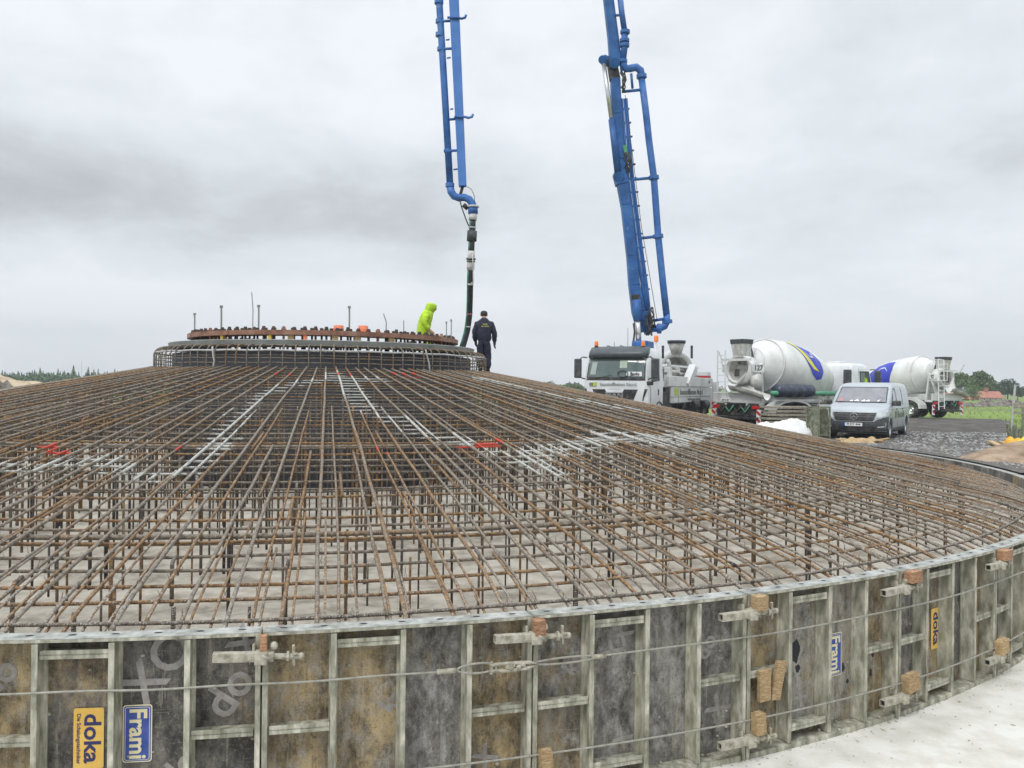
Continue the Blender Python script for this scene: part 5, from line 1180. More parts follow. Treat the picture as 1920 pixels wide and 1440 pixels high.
# small bolt lamp, box, hoses on deck
MB().cyl((-5.1, 1.24, 1.98), (-5.1, 1.26, 1.98), .07, None, 12).build('lamp_port', 'black', pt)
MB().box(-5.6, -4.9, .7, 1.2, 2.18, 2.45).build('red_white_box', 'plate_white', pt, bevel=.01); MB().box(-5.61, -4.89, .69, 1.21, 2.17, 2.27).build('box_band', 'red_paint', pt)
rs = random.Random(4)
b = MB()
for i in range(9): x = -4.6+i*.62; b.cyl((x, .75, 2.15), (x+.05, .7, 2.30+rs.random()*.3), .07+rs.random()*.05, None, 10); b.box(x-.12, x+.12, .3, .6, 2.1, 2.25+rs.random()*.25)
b.build('valve_block', 'cement_white', pt, bevel=.01)
for y, z, r_ in ((.95, 2.32, .075), (.55, 2.42, .065), (.8, 2.52, .05)): MB().tube([(1.3, y, z), (-.6, y, z+.03), (-1.2, y-.1, z-.05), (-4.4, y-.1, z-.06)], r_, 8).build('deck_pipe', 'cement_white', pt, True)
MB().tube([(.9, .95, 1.75), (.9, .95, 2.35)], .10, 10).build('deck_post', 'dusty_white', pt); MB().tube([(.2, .8, 2.3), (.2, .8, 2.7), (0, .7, 2.8)], .08, 8).build('deck_pipe', 'cement_white', pt, True)
# charging funnel and collar behind the cab (seen above the deck)
def funnel(root, x, y, z, s=1.0, facing=1):
    e = bpy.data.objects.new('charging_hopper', None); COL.objects.link(e); e.parent = root; e.location = (x, y, z)
    MB().lathe([(0, .26*s), (.62*s, .46*s), (.62*s, .43*s), (.02*s, .22*s)], (0, 0, 0), (0, 0, 1), 4 if False else 20, closed=True).build('funnel', 'cement_white', e, True)
    MB().lathe([(.60*s, .48*s), (.76*s, .50*s), (.76*s, .46*s), (.60*s, .44*s)], (0, 0, 0), (0, 0, 1), 20, closed=True).build('rubber_rim', 'dark_plastic', e, True)
    return e
fp = at(1268, 680, 36.0); lp_ = to_pt(fp)
fe = funnel(pt, lp_.x, lp_.y, lp_.z+.35, .80)
hp_e = Matrix.Rotation(-RP, 4, 'Z')
b = MB(); vs = []; fs = []
b.lathe([(0, .70), (.9, .78), (1.0, .70), (.95, .60), (.1, .52)], (0, 0, 0), hp_e @ Vector((.1, .94, .12)), 28, closed=True); b.M = None
v_ = [(x+lp_.x, y+lp_.y, z+lp_.z-.28) for x, y, z in b.v]; b.v = v_; b.build('loading_collar', 'dusty_white', pt, True)
b = MB(); b.lathe([(.25, .56), (.8, .30), (.82, .01)], (0, 0, 0), hp_e @ Vector((.1, .94, .12)), 24); b.v = [(x+lp_.x, y+lp_.y, z+lp_.z-.28) for x, y, z in b.v]; b.build('collar_inside', 'cement_white', pt, True)
c0 = to_pt(at(1232, 684, 35.5)); c1 = to_pt(at(1310, 690, 35.5)); MB().beam(c0, c1, .09, .09).build('collar_bar', 'dusty_white', pt)
b = MB(); 
for uu in (1243, 1297): b.beam(to_pt(at(uu, 672, 35.6)), to_pt(at(uu, 648, 35.6)), .10, .08)
b.build('funnel_bracket', 'black', pt)
b = MB(); b.beam(to_pt(at(1250, 690, 35.4)), to_pt(at(1262, 722, 34.6)), .5, .3, .25, .3); b.beam(to_pt(at(1300, 690, 35.4)), to_pt(at(1285, 722, 34.6)), .4, .3, .2, .3); b.build('chute_arm', 'dusty_white', pt)
# turret
tb = to_pt(at(1206, 660, 32.4)); MB().cyl((tb.x, tb.y, 1.2), (tb.x, tb.y, 2.1), .55, .45, 20).build('turret_base', 'dusty_white', pt)
MB().box(tb.x-.4, tb.x+.5, tb.y-.32, tb.y+.32, 2.1, 3.5).build('turret', 'blue_boom', pt, bevel=.05)
# ---- boom
BM = bpy.data.objects.new('placing_boom', None); COL.objects.link(BM); BM.parent = pt
Minv = (Matrix.Translation(pt.location) @ Rz(RP)).inverted()
def W2(p): return tuple(Minv @ Vector(p))
def wbeam(n, p, q, w0, d0, w1, d1, m='blue_boom', up=(0, 1, 0), bev=.02):
    b = MB(); b.beam(Vector(p), Vector(q), w0, d0, w1, d1, 0, up); b.v = [W2(v) for v in b.v]; return b.build(n, m, BM, bevel=bev)
def wtube(n, pts, r, m='blue_pipe', k=12):
    b = MB(); b.tube([Vector(p) for p in pts], r, k); b.v = [W2(v) for v in b.v]; return b.build(n, m, BM, True)
D1 = 32.6
P_ = lambda u, v, d=D1: at(u, v, d)
AW = [(1153.5, 150, .36), (1156, 215, .38), (1161, 300, .39), (1165, 336, .42), (1173.5, 385, .38), (1184, 480, .37), (1189, 535, .42), (1197, 585, .50), (1205, 622, .40)]
for (u0, v0, w0), (u1, v1, w1) in zip(AW, AW[1:]): wbeam('lower_arm', P_(u0, v0-1), P_(u1, v1+1), w0, .42, w1, .42, bev=.012)
b = MB(); b.cyl(P_(1160, 332, D1-.30), P_(1160, 332, D1+.30), .20, None, 18); b.v = [W2(v) for v in b.v]; b.build('arm_knuckle', 'blue_boom', BM, bevel=.02)
wbeam('arm_collar', P_(1161, 324), P_(1166, 346), .50, .50, .48, .5)
wbeam('boom_foot', P_(1206, 585), P_(1218, 625), .40, .5, .34, .5)
b = MB(); b.cyl(P_(1130, 112, D1-.3), P_(1130, 112, D1+.3), .17, None, 16); b.cyl(P_(1152, 118, D1-.35), P_(1152, 118, D1+.35), .22, None, 16); b.v = [W2(v) for v in b.v]; b.build('hinge_pin', 'blue_boom', BM, bevel=.02)
wbeam('hinge_link', P_(1130, 112), P_(1160, 122), .34, .3, .3, .3)
wbeam('hinge_link', P_(1146, 112), P_(1153, 150), .36, .34, .40, .34, 'black')
wtube('cylinder_rod', [P_(1132, 120, D1-.2), P_(1147, 228, D1-.2)], .085, 'chrome')
wtube('cylinder_barrel', [P_(1147, 224, D1-.2), P_(1158.5, 325, D1-.2)], .135, 'blue_boom')
wtube('cylinder_barrel', [P_(1193.5, 562, D1-.42), P_(1196.5, 600, D1-.42)], .17, 'blue_boom')
wtube('cylinder_rod', [P_(1196, 598, D1-.42), P_(1197.5, 646, D1-.42)], .11, 'chrome')
wtube('hydraulic_hose', [P_(1188, 606, D1-.5), P_(1190, 622, D1-.5), P_(1187, 646, D1-.5)], .04, 'black', 6)
wbeam('painted_shadow', P_(1192, 552, D1-.28), P_(1193, 572, D1-.28), .34, .03, .34, .03, 'black')  # thin black sheet standing in for shade on the arm above the cylinder
for dx, r_, m_ in ((0, .06, 'blue_boom'), (5, .035, 'blue_pipe'), (9, .06, 'blue_boom')):
    wtube('service_line', [P_(1165+dx, 185, D1-.1), P_(1173+dx, 285, D1-.1), P_(1178+dx, 340, D1-.1), P_(1185.5+dx, 400, D1-.1), P_(1196+dx, 480, D1-.1), P_(1205+dx*.9, 540, D1-.1), P_(1214+dx*.5, 590, D1-.1)], r_, m_, 8)
wtube('thin_cable', [P_(1172, 178, D1-.3), P_(1186, 290, D1-.3), P_(1202, 420, D1-.3), P_(1232, 600, D1-.3)], .012, 'print_black', 5)
rc_ = random.Random(9)
for v in range(205, 560, 26):
    u = 1166+(v-185)*.107 if v < 400 else 1187+(v-400)*.135
    wbeam('line_clip', P_(u-3, v), P_(u+12, v-1), .05, .12, .05, .12, 'blue_boom' if v % 3 else 'black', bev=0)
rs = random.Random(6)
for (u0, v0) in ((1168, 150), (1176, 300), (1222, 590), (1215, 605)):
    for k in range(5):
        pts = [P_(u0+rs.uniform(-5, 5), v0-14, D1-.3), P_(u0+rs.uniform(-8, 9), v0, D1-.45), P_(u0+rs.uniform(-7, 7), v0+14, D1-.35), P_(u0+rs.uniform(-4, 8), v0+24, D1-.3)]
        wtube('hydraulic_hose', pts, .028, 'black', 5)
wbeam('green_mark', P_(1171.5, 272, D1-.28), P_(1174, 288, D1-.28), .14, .02, .14, .02, 'green_pipe', bev=0)
# delivery line along the lower arm
dl = [(1203, 147), (1211, 210), (1217, 265), (1226, 333), (1234, 442), (1243, 530), (1250, 592)]
wtube('delivery_pipe', [P_(u, v, D1-.2) for u, v in dl], .135)
wtube('pipe_elbow', [P_(1250, 590, D1-.2), P_(1250.5, 603, D1-.2), P_(1246, 612, D1-.2), P_(1237, 616, D1-.2), P_(1216, 616, D1-.1)], .135)
for v, u0, u1 in ((168, 1166, 1206), (333, 1184, 1226), (443, 1197, 1234), (597, 1226, 1250)):
    wtube('pipe_bracket', [P_(u0, v+4, D1-.1), P_(u1, v, D1-.2)], .06, 'blue_pipe', 8)
for u, v in ((1226, 333), (1234, 443), (1251, 603), (1236, 616), (1203, 143)):
    b = MB(); p = P_(u, v, D1-.2); ax = Vector((.08, 0, -1)) if v != 616 else Vector((1, 0, 0)); b.cyl(p-ax*.07, p+ax*.07, .20, None, 14); b.v = [W2(x) for x in b.v]; b.build('pipe_coupling', 'blue_pipe', BM)
wtube('pipe_strut', [P_(1183.5, 138, D1-.2), P_(1186, 166, D1-.15)], .05, 'blue_pipe', 8)
# second arm going up out of the picture
top2 = P_(1126, -190, D1)
wbeam('second_arm', P_(1153, 122), P_(1147.5, 66), .40, .42, .34, .42)
wbeam('second_arm', P_(1147.5, 67), P_(1139.5, 0), .34, .42, .32, .40)
wbeam('second_arm', P_(1139.7, 2), P_(1104, -330), .32, .40, .36, .36)
wtube('delivery_pipe', [P_(1161, -20, D1-.2), P_(1166, 25, D1-.2), P_(1171, 58, D1-.2)], .115)
wtube('delivery_pipe', [P_(1161, -20, D1-.2), P_(1128, -320, D1-.2)], .115)
wtube('delivery_pipe', [P_(1171, 58, D1-.2), P_(1171.5, 84, D1-.2), P_(1168, 112, D1-.2)], .13)
wtube('swan_neck', [P_(1168, 112, D1-.2), P_(1168.5, 121, D1-.2), P_(1174, 129, D1-.2), P_(1183, 128, D1-.2), P_(1193, 126, D1-.2), P_(1201, 132, D1-.2), P_(1203.5, 147, D1-.2)], .15)
for u, v in ((1172, 60), (1171, 76), (1171, 85), (1167, 115)):
    b = MB(); p = P_(u, v, D1-.2); ax = Vector((0, 0, 1)); b.cyl(p-ax*.06, p+ax*.06, .19, None, 14); b.v = [W2(x) for x in b.v]; b.build('pipe_coupling', 'blue_pipe', BM)
for v, u0, u1 in ((28, 1150, 1168), (85, 1156, 1170)): wtube('pipe_bracket', [P_(u0, v+1, D1-.1), P_(u1, v, D1-.2)], .055, 'blue_pipe', 8)
wtube('service_line', [P_(1149, 0, D1-.1), P_(1157, 60, D1-.1), P_(1162, 100, D1-.15), P_(1166, 140, D1-.3)], .05, 'blue_boom', 8)
wtube('service_line', [P_(1152, -10, D1-.1), P_(1119, -320, D1-.1)], .05, 'blue_boom', 8)
# arms above the picture: apex, cross arm down to the tip section
D4 = 21.2
apex = P_(1104, -330); t4 = at(834, -370, D4)
b = MB(); b.cyl(apex-Vector((0, .35, 0)), apex+Vector((0, .35, 0)), .34, None, 16); b.v = [W2(v) for v in b.v]; b.build('hinge_pin', 'blue_boom', BM)
wbeam('third_arm', apex, t4+Vector((0, 0, .2)), .36, .36, .30, .30)
wtube('delivery_pipe', [P_(1128, -320, D1-.2), apex+Vector((.3, -.3, .5)), t4+Vector((-.2, -.1, .7)), at(808, -340, D4)], .09)
b = MB(); b.cyl(t4-Vector((0, .3, 0)), t4+Vector((0, .3, 0)), .25, None, 16); b.v = [W2(v) for v in b.v]; b.build('hinge_pin', 'blue_boom', BM)
Q_ = lambda u, v, d=D4: at(u, v, d)
M['blue_tip'] = mat('tip_arm_blue', (.05, .17, .50), (.08, .22, .60), 2.5, .4)
wbeam('tip_arm', t4, Q_(867.5, 350), .30, .24, .20, .20, 'blue_tip')
wtube('delivery_pipe', [Q_(808, -340), Q_(824, 10), Q_(833, 160), Q_(844, 350)], .088)
for u, v, r_ in ((823, 4, .115), (825, 65, .115), (843.5, 347, .115), (824, 40, .10), (827, 92, .10), (840, 283, .10)):
    b = MB(); p = Q_(u, v); b.cyl(p-Vector((0, 0, .045)), p+Vector((0, 0, .045)), r_, None, 16); b.v = [W2(x) for x in b.v]; b.build('pipe_coupling', 'blue_pipe', BM)
for v, u0, u1 in ((40, 820, 850), (92, 823, 850), (283, 832, 862), (75, 836, 843), (109, 838, 845), (205, 844, 850), (224, 842, 854), (318, 850, 858)):
    wtube('pipe_bracket', [Q_(u0, v, D4-.05), Q_(u1, v-1, D4-.05)], .035 if u1-u0 > 10 else .022, 'blue_pipe', 8)
for v, u in ((33, 855), (219, 868)):
    wtube('side_hook', [Q_(u-16, v, D4-.12), Q_(u+4, v, D4-.14), Q_(u+10, v+2, D4-.14), Q_(u+17, v, D4-.14), Q_(u+19, v-5, D4-.14)], .034, 'blue_pipe', 8)
wtube('swan_neck', [Q_(844, 350), Q_(846, 360), Q_(852, 368), Q_(861, 371), Q_(871, 370), Q_(880, 374), Q_(886, 383), Q_(887, 396)], .098)
wtube('tip_bolt', [Q_(868, 348), Q_(864, 362), Q_(862, 374)], .04, 'black', 8)
wtube('pipe_coupling', [Q_(886.5, 386), Q_(887, 401)], .125); wtube('coupling_rim', [Q_(887, 386), Q_(887, 389)], .155, 'hose_white')
wtube('tip_lamp', [Q_(869, 384), Q_(877, 391)], .06, 'black', 8)
HD = 21.2
hx = [(887, 400, 21.2), (885.5, 430, 21.2), (884, 460, 21.2), (882.5, 500, 21.3), (881.5, 530, 21.4), (881, 560, 21.6), (880, 590, 21.8), (876.5, 618, 21.95), (870, 642, 22.0), (864, 660, 22.0)]
def hz_(v):
    for (u0, v0, d0), (u1, v1, d1) in zip(hx, hx[1:]):
        if v <= v1: k = (v-v0)/(v1-v0); return at(u0+(u1-u0)*k, v, d0+(d1-d0)*k)
    return at(*hx[-1])
def seg(n, v0, v1, r, m): K = max(2, int((v1-v0)/8)+1); return wtube(n, [hz_(v0+(v1-v0)*i/(K-1)) for i in range(K)], r, m, 14)
seg('end_hose', 412, 662, .082, 'hose_black')
seg('hose_sleeve', 400, 413, .105, 'hose_white'); seg('hose_sleeve', 470, 506, .098, 'hose_white'); seg('hose_clamp_block', 433, 452, .128, 'dark_plastic'); seg('hose_band', 484, 487, .125, 'black'); seg('hose_band', 489, 491, .115, 'black')
seg('hose_clamp', 426, 428, .10, 'hose_white'); seg('hose_tape', 586, 588, .086, 'hose_pink'); seg('hose_tape', 610, 612, .086, 'hose_white'); seg('hose_tape', 530, 533, .09, 'hose_white')
for v0, v1 in ((414, 432), (453, 469), (507, 648)):
    K = max(3, (v1-v0)//8); wtube('green_stripe', [hz_(v0+(v1-v0)*i/K)+Vector((-.042, -.034, 0)) for i in range(K+1)], .040, 'hose_green', 10)
wtube('safety_rope', [Q_(861, 372, D4-.15), Q_(866, 390, D4-.15), Q_(874, 412, D4-.15), Q_(879, 424, D4-.15)], .016, 'print_black', 5)
wtube('safety_rope', [Q_(876, 350, D4-.1), Q_(884, 355, D4-.1), Q_(889, 366, D4-.1), Q_(890, 380, D4-.1)], .008, 'print_black', 5)
wtube('guide_rope', [Q_(886, 475, 21.1), Q_(887, 500, 21.2), Q_(887.5, 528, 21.3), Q_(882, 532, 21.3)], .012, 'hose_white', 5)
# ---------------- truck mixers
def mixer(root, num, emblem=True, ladder=False, cabtype=1):
    # local: +X front, rear end at x=-4.6, cab front at x=4.5
    MB().box(-4.3, 2.5, -.42, .42, .80, 1.08).build('chassis', 'black', root)
    MB().box(-3.3, 2.3, -.40, .40, 1.085, 1.50).build('subframe', 'dusty_white', root, bevel=.02)
    MB().box(-3.0, 2.2, -.95, .95, .70, .84).build('belly_plate', 'black', root)
    sh = Shell([(.80, 4.50, 2.65, 1.18, .05, .10), (1.15, 4.52, 2.65, 1.22, .06, .14), (1.85, 4.5, 2.65, 1.23, .07, .16), (2.50, 4.36, 2.65, 1.20, .09, .18), (2.78, 4.22, 2.66, 1.15, .10, .20), (2.92, 4.0, 2.72, 1.02, .10, .24)])
    cb = sh.body(.10).build('cab_body', 'white_paint', root, True)
    sh.front(((-1.06, 1.88), (1.06, 1.88), (1.0, 2.62), (-1.0, 2.62)), .010).build('windscreen', 'glass', cb, True)
    sh.front(((-.7, 1.1), (.7, 1.1), (.8, 1.6), (-.8, 1.6)), .010).build('grille', 'black', cb, True)
    for s_ in (-1, 1):
        sh.side(((3.25, 1.78), (4.25, 1.72), (4.08, 2.56), (3.25, 2.56)), s_, .008).build('window_frame', 'black', cb, True)
        sh.side(((3.32, 1.84), (4.14, 1.79), (4.00, 2.50), (3.32, 2.50)), s_, .014).build('side_window', 'glass', cb, True)
        sh.side(((3.62, 1.86), (3.95, 1.86), (3.88, 2.22), (3.66, 2.30)), s_, .018, 2, 2).build('driver_jacket', 'hi_vis', cb, True)
        cab_mirror(cb, 4.42, s_*1.15, 1.85, s_, .75)
        b = MB(); b.beam((3.18, s_*1.235, 1.0), (3.18, s_*1.20, 2.68), .014, .01); b.build('door_seam', 'grey_print', cb)
        MB().box(3.22, 3.34, s_*1.232-.012, s_*1.232+.012, 1.50, 1.58).build('door_handle', 'black', cb)
        MB().box(2.30, 2.62, s_*1.06-.12, s_*1.06+.12, 1.15, 2.62).build('intake_stack', 'dark_plastic', root, bevel=.03)
        for xw in (3.3,): wheel(root, xw, s_*1.05, .52, .32, s_)
        for xw in (-1.3, -2.7): wheel(root, xw, s_*.98, .52, .54, s_)
        b = MB(); prof = [(1.42*cos(pi*i/14), .66*sin(pi*i/14)**.7) for i in range(15)]; inner = [(x*.93, z*.88) for x, z in reversed(prof)]
        b.prism(prof+inner, lambda u, v, t: (u-2.0, t, v+.58), s_*.70, s_*1.26); b.build('mudguard', 'dusty_white', root)
        b = MB(); b.box(-3.5, -.5, min(s_*1.20, s_*1.27), max(s_*1.20, s_*1.27), 1.18, 1.27); b.build('guard_rail', 'dusty_white', root, bevel=.01)
        MB().box(.0, 1.6, min(s_*.55, s_*1.18), max(s_*.55, s_*1.18), .55, 1.05).build('fuel_tank', 'chrome', root, bevel=.06)
        MB().box(2.66, 3.0, s_*1.15-.05, s_*1.15+.05, .5, .8).build('step', 'black', root)
    MB().box(3.0, 3.6, -.35, .35, 2.92, 3.02).build('roof_hatch', 'dusty_white', cb, bevel=.03)
    MB().box(2.64, 2.66, .25, .75, 1.95, 2.35).build('rear_window', 'glass', cb)
    MB().cyl((2.9, .8, 2.85), (2.9, .8, 3.05), .07, None, 12).build('beacon_lens', 'beacon', cb)
    # front pedestal + drum
    MB().box(1.9, 2.4, -.6, .6, 1.08, 1.7).build('drum_pedestal', 'dusty_white', root, bevel=.04)
    p0 = Vector((-3.35, 0, 2.83)); p1 = Vector((2.25, 0, 2.02)); ax = (p1-p0).normalized(); Ld = (p1-p0).length
    prof = [(0, .01), (0, .58), (.10, .64), (.45, .88), (.78, 1.09), (1.1, 1.19), (2.0, 1.25), (3.0, 1.24), (3.75, 1.17), (4.7, .95), (5.3, .74), (5.55, .55), (5.60, .01)]
    dr = MB().lathe(prof, p0, ax, 48).build('drum', 'dusty_white', root, True)
    for t_, r_ in ((.80, 1.125), (.06, .62)):
        MB().lathe([(t_-.03, r_-.02), (t_-.03, r_+.02), (t_+.03, r_+.025), (t_+.03, r_-.02)], p0, ax, 48, closed=True).build('drum_ring', 'print_black' if t_ > 1 else 'dusty_white', dr, True)
    # emblem on both flanks of the drum: teardrop with swoosh and bird stroke
    up = Vector((0, 1, 0)).cross(ax).normalized()
    if up.z < 0: up = -up
    def dp(sg, t_, ang, eps):   # point on the drum surface: ang from horizontal flank, upward positive
        for (a, ra), (b_, rb) in zip(prof[1:], prof[2:]):
            if t_ <= b_: r_ = ra+(rb-ra)*(t_-a)/(b_-a); break
        sd_ = Vector((0, sg, 0)); return tuple(p0+ax*t_+(sd_*cos(ang)+up*sin(ang))*(r_+eps))
    def drape(name, outline, sg, eps, m, parent):
        o2 = []
        for i in range(len(outline)):
            p_, q_ = outline[i], outline[(i+1) % len(outline)]; o2 += [(p_[0]+(q_[0]-p_[0])*k/5, p_[1]+(q_[1]-p_[1])*k/5) for k in range(5)]
        outline = o2; b = MB(); n = len(outline); cx = sum(p[0] for p in outline)/n; cy = sum(p[1] for p in outline)/n; vs = [dp(sg, cx, cy, eps)]; K = 14
        for k in range(1, K+1):
            for x, y in outline: vs.append(dp(sg, cx+(x-cx)*k/K, cy+(y-cy)*k/K, eps))
        fs = [(0, 1+j, 1+(j+1) % n) for j in range(n)]
        for k in range(K-1):
            for j in range(n): j2 = (j+1) % n; fs.append((1+k*n+j, 1+(k+1)*n+j, 1+(k+1)*n+j2, 1+k*n+j2))
        b.add(vs, fs); return b.build(name, m, parent, True)
    def strip(name, path, w, sg, eps, m, parent):
        pp = []
        for i in range(len(path)-1): pp += [(path[i][0]+(path[i+1][0]-path[i][0])*k/5, path[i][1]+(path[i+1][1]-path[i][1])*k/5) for k in range(5)]
        path = pp+[path[-1]]; b = MB(); vs = []; n = len(path)
        for i, (x, y) in enumerate(path):
            a = path[max(0, i-1)]; c = path[min(n-1, i+1)]; dx, dy = c[0]-a[0], c[1]-a[1]; l = hypot(dx, dy) or 1; ww = w*sin(pi*(i+.35)/(n-.3))
            vs += [dp(sg, x-dy/l*ww, y+dx/l*ww, eps), dp(sg, x+dy/l*ww, y-dx/l*ww, eps)]
        b.add(vs, [(2*i, 2*i+1, 2*i+3, 2*i+2) for i in range(n-1)]); return b.build(name, m, parent, True)
    for sg in (-1, 1):
        if emblem == 1: out = [(x-.35, y*1.05) for x, y in [(2.02, 1.18), (2.2, 1.08), (2.55, 1.07), (3.0, 1.0), (3.5, .80), (3.9, .48), (4.02, .12), (3.88, -.14), (3.5, -.22), (3.1, -.08), (2.75, .22), (2.45, .58), (2.2, .88)]]
        else: out = [(2.25, .95), (2.9, 1.05), (3.8, .95), (4.6, .6), (5.0, .0), (4.9, -.5), (4.2, -.85), (3.2, -.75), (2.5, -.3), (2.2, .4)]
        em = drape('emblem', out, sg, .010, 'logo_blue', dr)
        if emblem == 1:
            strip('emblem_swoosh', [(x-.35, y*1.05) for x, y in [(2.05, 1.16), (2.3, .98), (2.55, .68), (2.85, .40), (3.2, .17), (3.6, .08)]], .11, sg, .016, 'logo_yellow', em)
            strip('emblem_swoosh', [(x-.35, y*1.05) for x, y in [(2.1, 1.17), (2.3, 1.12), (2.5, .98)]], .07, sg, .016, 'logo_yellow', em)
            strip('emblem_bird', [(x-.35, y*1.05) for x, y in [(2.55, .88), (2.8, .68), (3.05, .55), (3.3, .56), (3.2, .70), (3.35, .70), (3.5, .55), (3.48, .36)]], .022, sg, .018, 'logo_white', em)
        else: strip('emblem_bird', [(2.6, .35), (2.9, .62), (3.3, .66), (3.7, .45)], .03, sg, .018, 'logo_white', em)
    # rear frame, hopper, chute
    b = MB()
    for s_ in (-1, 1):
        b.beam((-3.2, s_*.50, 1.0), (-3.55, s_*.62, 2.75), .14, .16); b.beam((-4.2, s_*.55, 1.05), (-3.6, s_*.60, 2.55), .12, .14); b.beam((-3.1, s_*.50, 1.05), (-4.3, s_*.55, 1.05), .14, .14)
    b.beam((-3.58, -.65, 2.62), (-3.58, .65, 2.62), .14, .14); b.beam((-3.9, -.6, 1.75), (-3.9, .6, 1.75), .12, .12); b.build('rear_frame', 'dusty_white', root, bevel=.02)
    ho = bpy.data.objects.new('charging_hopper', None); COL.objects.link(ho); ho.parent = root; ho.location = (-3.98, 0, 3.0); ho.scale = (.68, .64, .95)
    b = MB(); q0 = [(-.34, -.36), (.34, -.36), (.34, .36), (-.34, .36)]; q1 = [(-.44, -.50), (.48, -.50), (.48, .50), (-.44, .50)]
    vs = [(x, y, 0) for x, y in q0]+[(x, y, .62) for x, y in q1]+[(x*.93, y*.93, .62) for x, y in q1]+[(x*.9, y*.9, .0) for x, y in q0]
    b.add(vs, [(0, 1, 5, 4), (1, 2, 6, 5), (2, 3, 7, 6), (3, 0, 4, 7), (4, 5, 9, 8), (5, 6, 10, 9), (6, 7, 11, 10), (7, 4, 8, 11), (8, 9, 13, 12), (9, 10, 14, 13), (10, 11, 15, 14), (11, 8, 12, 15)]); b.build('funnel', 'cement_white', ho)
    b = MB(); vs = [(x*1.03, y*1.03, .60) for x, y in q1]+[(x*1.08, y*1.08, .80) for x, y in q1]+[(x*1.0, y*1.0, .80) for x, y in q1]+[(x*.95, y*.95, .60) for x, y in q1]
    b.add(vs, [(0, 1, 5, 4), (1, 2, 6, 5), (2, 3, 7, 6), (3, 0, 4, 7), (4, 5, 9, 8), (5, 6, 10, 9), (6, 7, 11, 10), (7, 4, 8, 11)]); b.build('rubber_rim', 'dark_plastic', ho)
    for s_ in (-1, 1): b = MB(); b.add([(.42, s_*.42, .55), (.72, s_*.50, -.25), (.36, s_*.52, -.25)], [(0, 1, 2)]); b.add([(.42, s_*.45, .55), (.72, s_*.53, -.25), (.36, s_*.55, -.25)], [(0, 1, 2)]); b.build('hopper_web', 'black', ho, fix=False)
    # discharge collar (crescent) under the hopper and swing chute
    b = MB(); b.lathe([(0, .60), (.55, .66), (.58, .58), (.05, .50)], (-4.25, 0, 2.52), (1, 0, -.12), 30, closed=True); b.build('discharge_collar', 'dusty_white', root, True)
    MB().lathe([(.12, .52), (.62, .48), (.64, .01)], (-4.25, 0, 2.52), (1, 0, -.12), 24).build('collar_inside', 'cement_white', root, True)
    b = MB(); b.beam((-4.32, -.72, 2.90), (-4.32, .72, 2.90), .10, .08); b.build('collar_bar', 'dusty_white', root)
    MB().box(-4.30, -4.28, -.13, .10, 2.20, 2.50).build('dark_vane', 'black', root)
    b = MB(); n = 14; vs = []
    for (x, y, z, r_) in ((-4.15, 0, 2.30, .50), (-4.45, .05, 1.95, .36), (-4.6, .1, 1.65, .26)):
        for i in range(n+1): a = pi+pi*i/n; vs.append((x+r_*.3*cos(a), y+r_*cos(a), z+r_*.8*sin(a)+.1))
    fs = [(k*(n+1)+i, k*(n+1)+i+1, (k+1)*(n+1)+i+1, (k+1)*(n+1)+i) for k in range(2) for i in range(n)]
    b.add(vs, fs); b.build('collecting_chute', 'dusty_white', root, True)
    b = MB(); vs = []
    for (x, y, z) in ((-4.5, .1, 1.75), (-4.45, -.9, 1.55), (-4.3, -1.5, 1.35)):
        for i in range(9): a = pi+pi*i/8; vs.append((x+.24*cos(a), y, z+.22*sin(a)+.1))
    b.add(vs, [(k*9+i, k*9+i+1, (k+1)*9+i+1, (k+1)*9+i) for k in range(2) for i in range(8)]); b.build('swing_chute', 'cement_white', root, True)
    b = MB(); b.ball((-3.75, -.62, 2.02), .36, 14, 10, sq=(1, .6, 1)); b.build('water_tank', 'cement_white', root, True)
    MB().box(-4.32, -4.20, -1.2, 1.2, 1.10, 1.52).build('rear_beam', 'dusty_white', root, bevel=.02)
    MB().box(-4.30, -4.10, -1.0, 1.0, .55, 1.08).build('under_gear', 'black', root, bevel=.03)
    for i in range(4): MB().tube([(-4.34, -.7+.4*i, 1.0), (-4.36, -.5+.4*i, .72), (-4.34, -.3+.4*i, .92)], .03, 6).build('rear_hose', 'black' if i % 2 else 'green_pipe', root, True)
    for s_ in (-1, 1):
        MB().box(-4.36, -4.31, s_*.98-.17, s_*.98+.17, .86, 1.00).build('tail_light', 'red_lens', root, bevel=.01)
        o = MB().box(-4.345, -4.31, s_*1.13-.10, s_*1.13+.10, .22, .84).build('warning_board', 'plate_white', root)
        for k in range(2): MB().add([(-4.349, s_*1.13-.10, .26+.3*k), (-4.349, s_*1.13-.10, .40+.3*k), (-4.349, s_*1.13+.10, .54+.3*k), (-4.349, s_*1.13+.10, .40+.3*k)], [(0, 1, 2, 3)]).build('warning_stripe', 'red_paint', o, fix=False)
    MB().box(-4.35, -4.32, .25, .77, 1.14, 1.27).build('number_plate', 'plate_white', root)
    text('plate_lettering', 'NF X 27', .10, 'print_black', root, frame_at((-4.356, .51, 1.205), (0, -1, 0), (0, 0, 1)), .002, .002)
    MB().box(-4.36, -4.12, -1.15, 1.15, .42, .54).build('under_run_bar', 'black', root, bevel=.02)
    b = MB(); b.prism([(x*.34, y*.22) for x, y in [(cos(2*pi*i/20), sin(2*pi*i/20)) for i in range(20)]], lambda u, v, t: (-4.0+t+u*.55, -.60-u*.5 if False else -.63, 2.60+v), 0, 0) if False else None
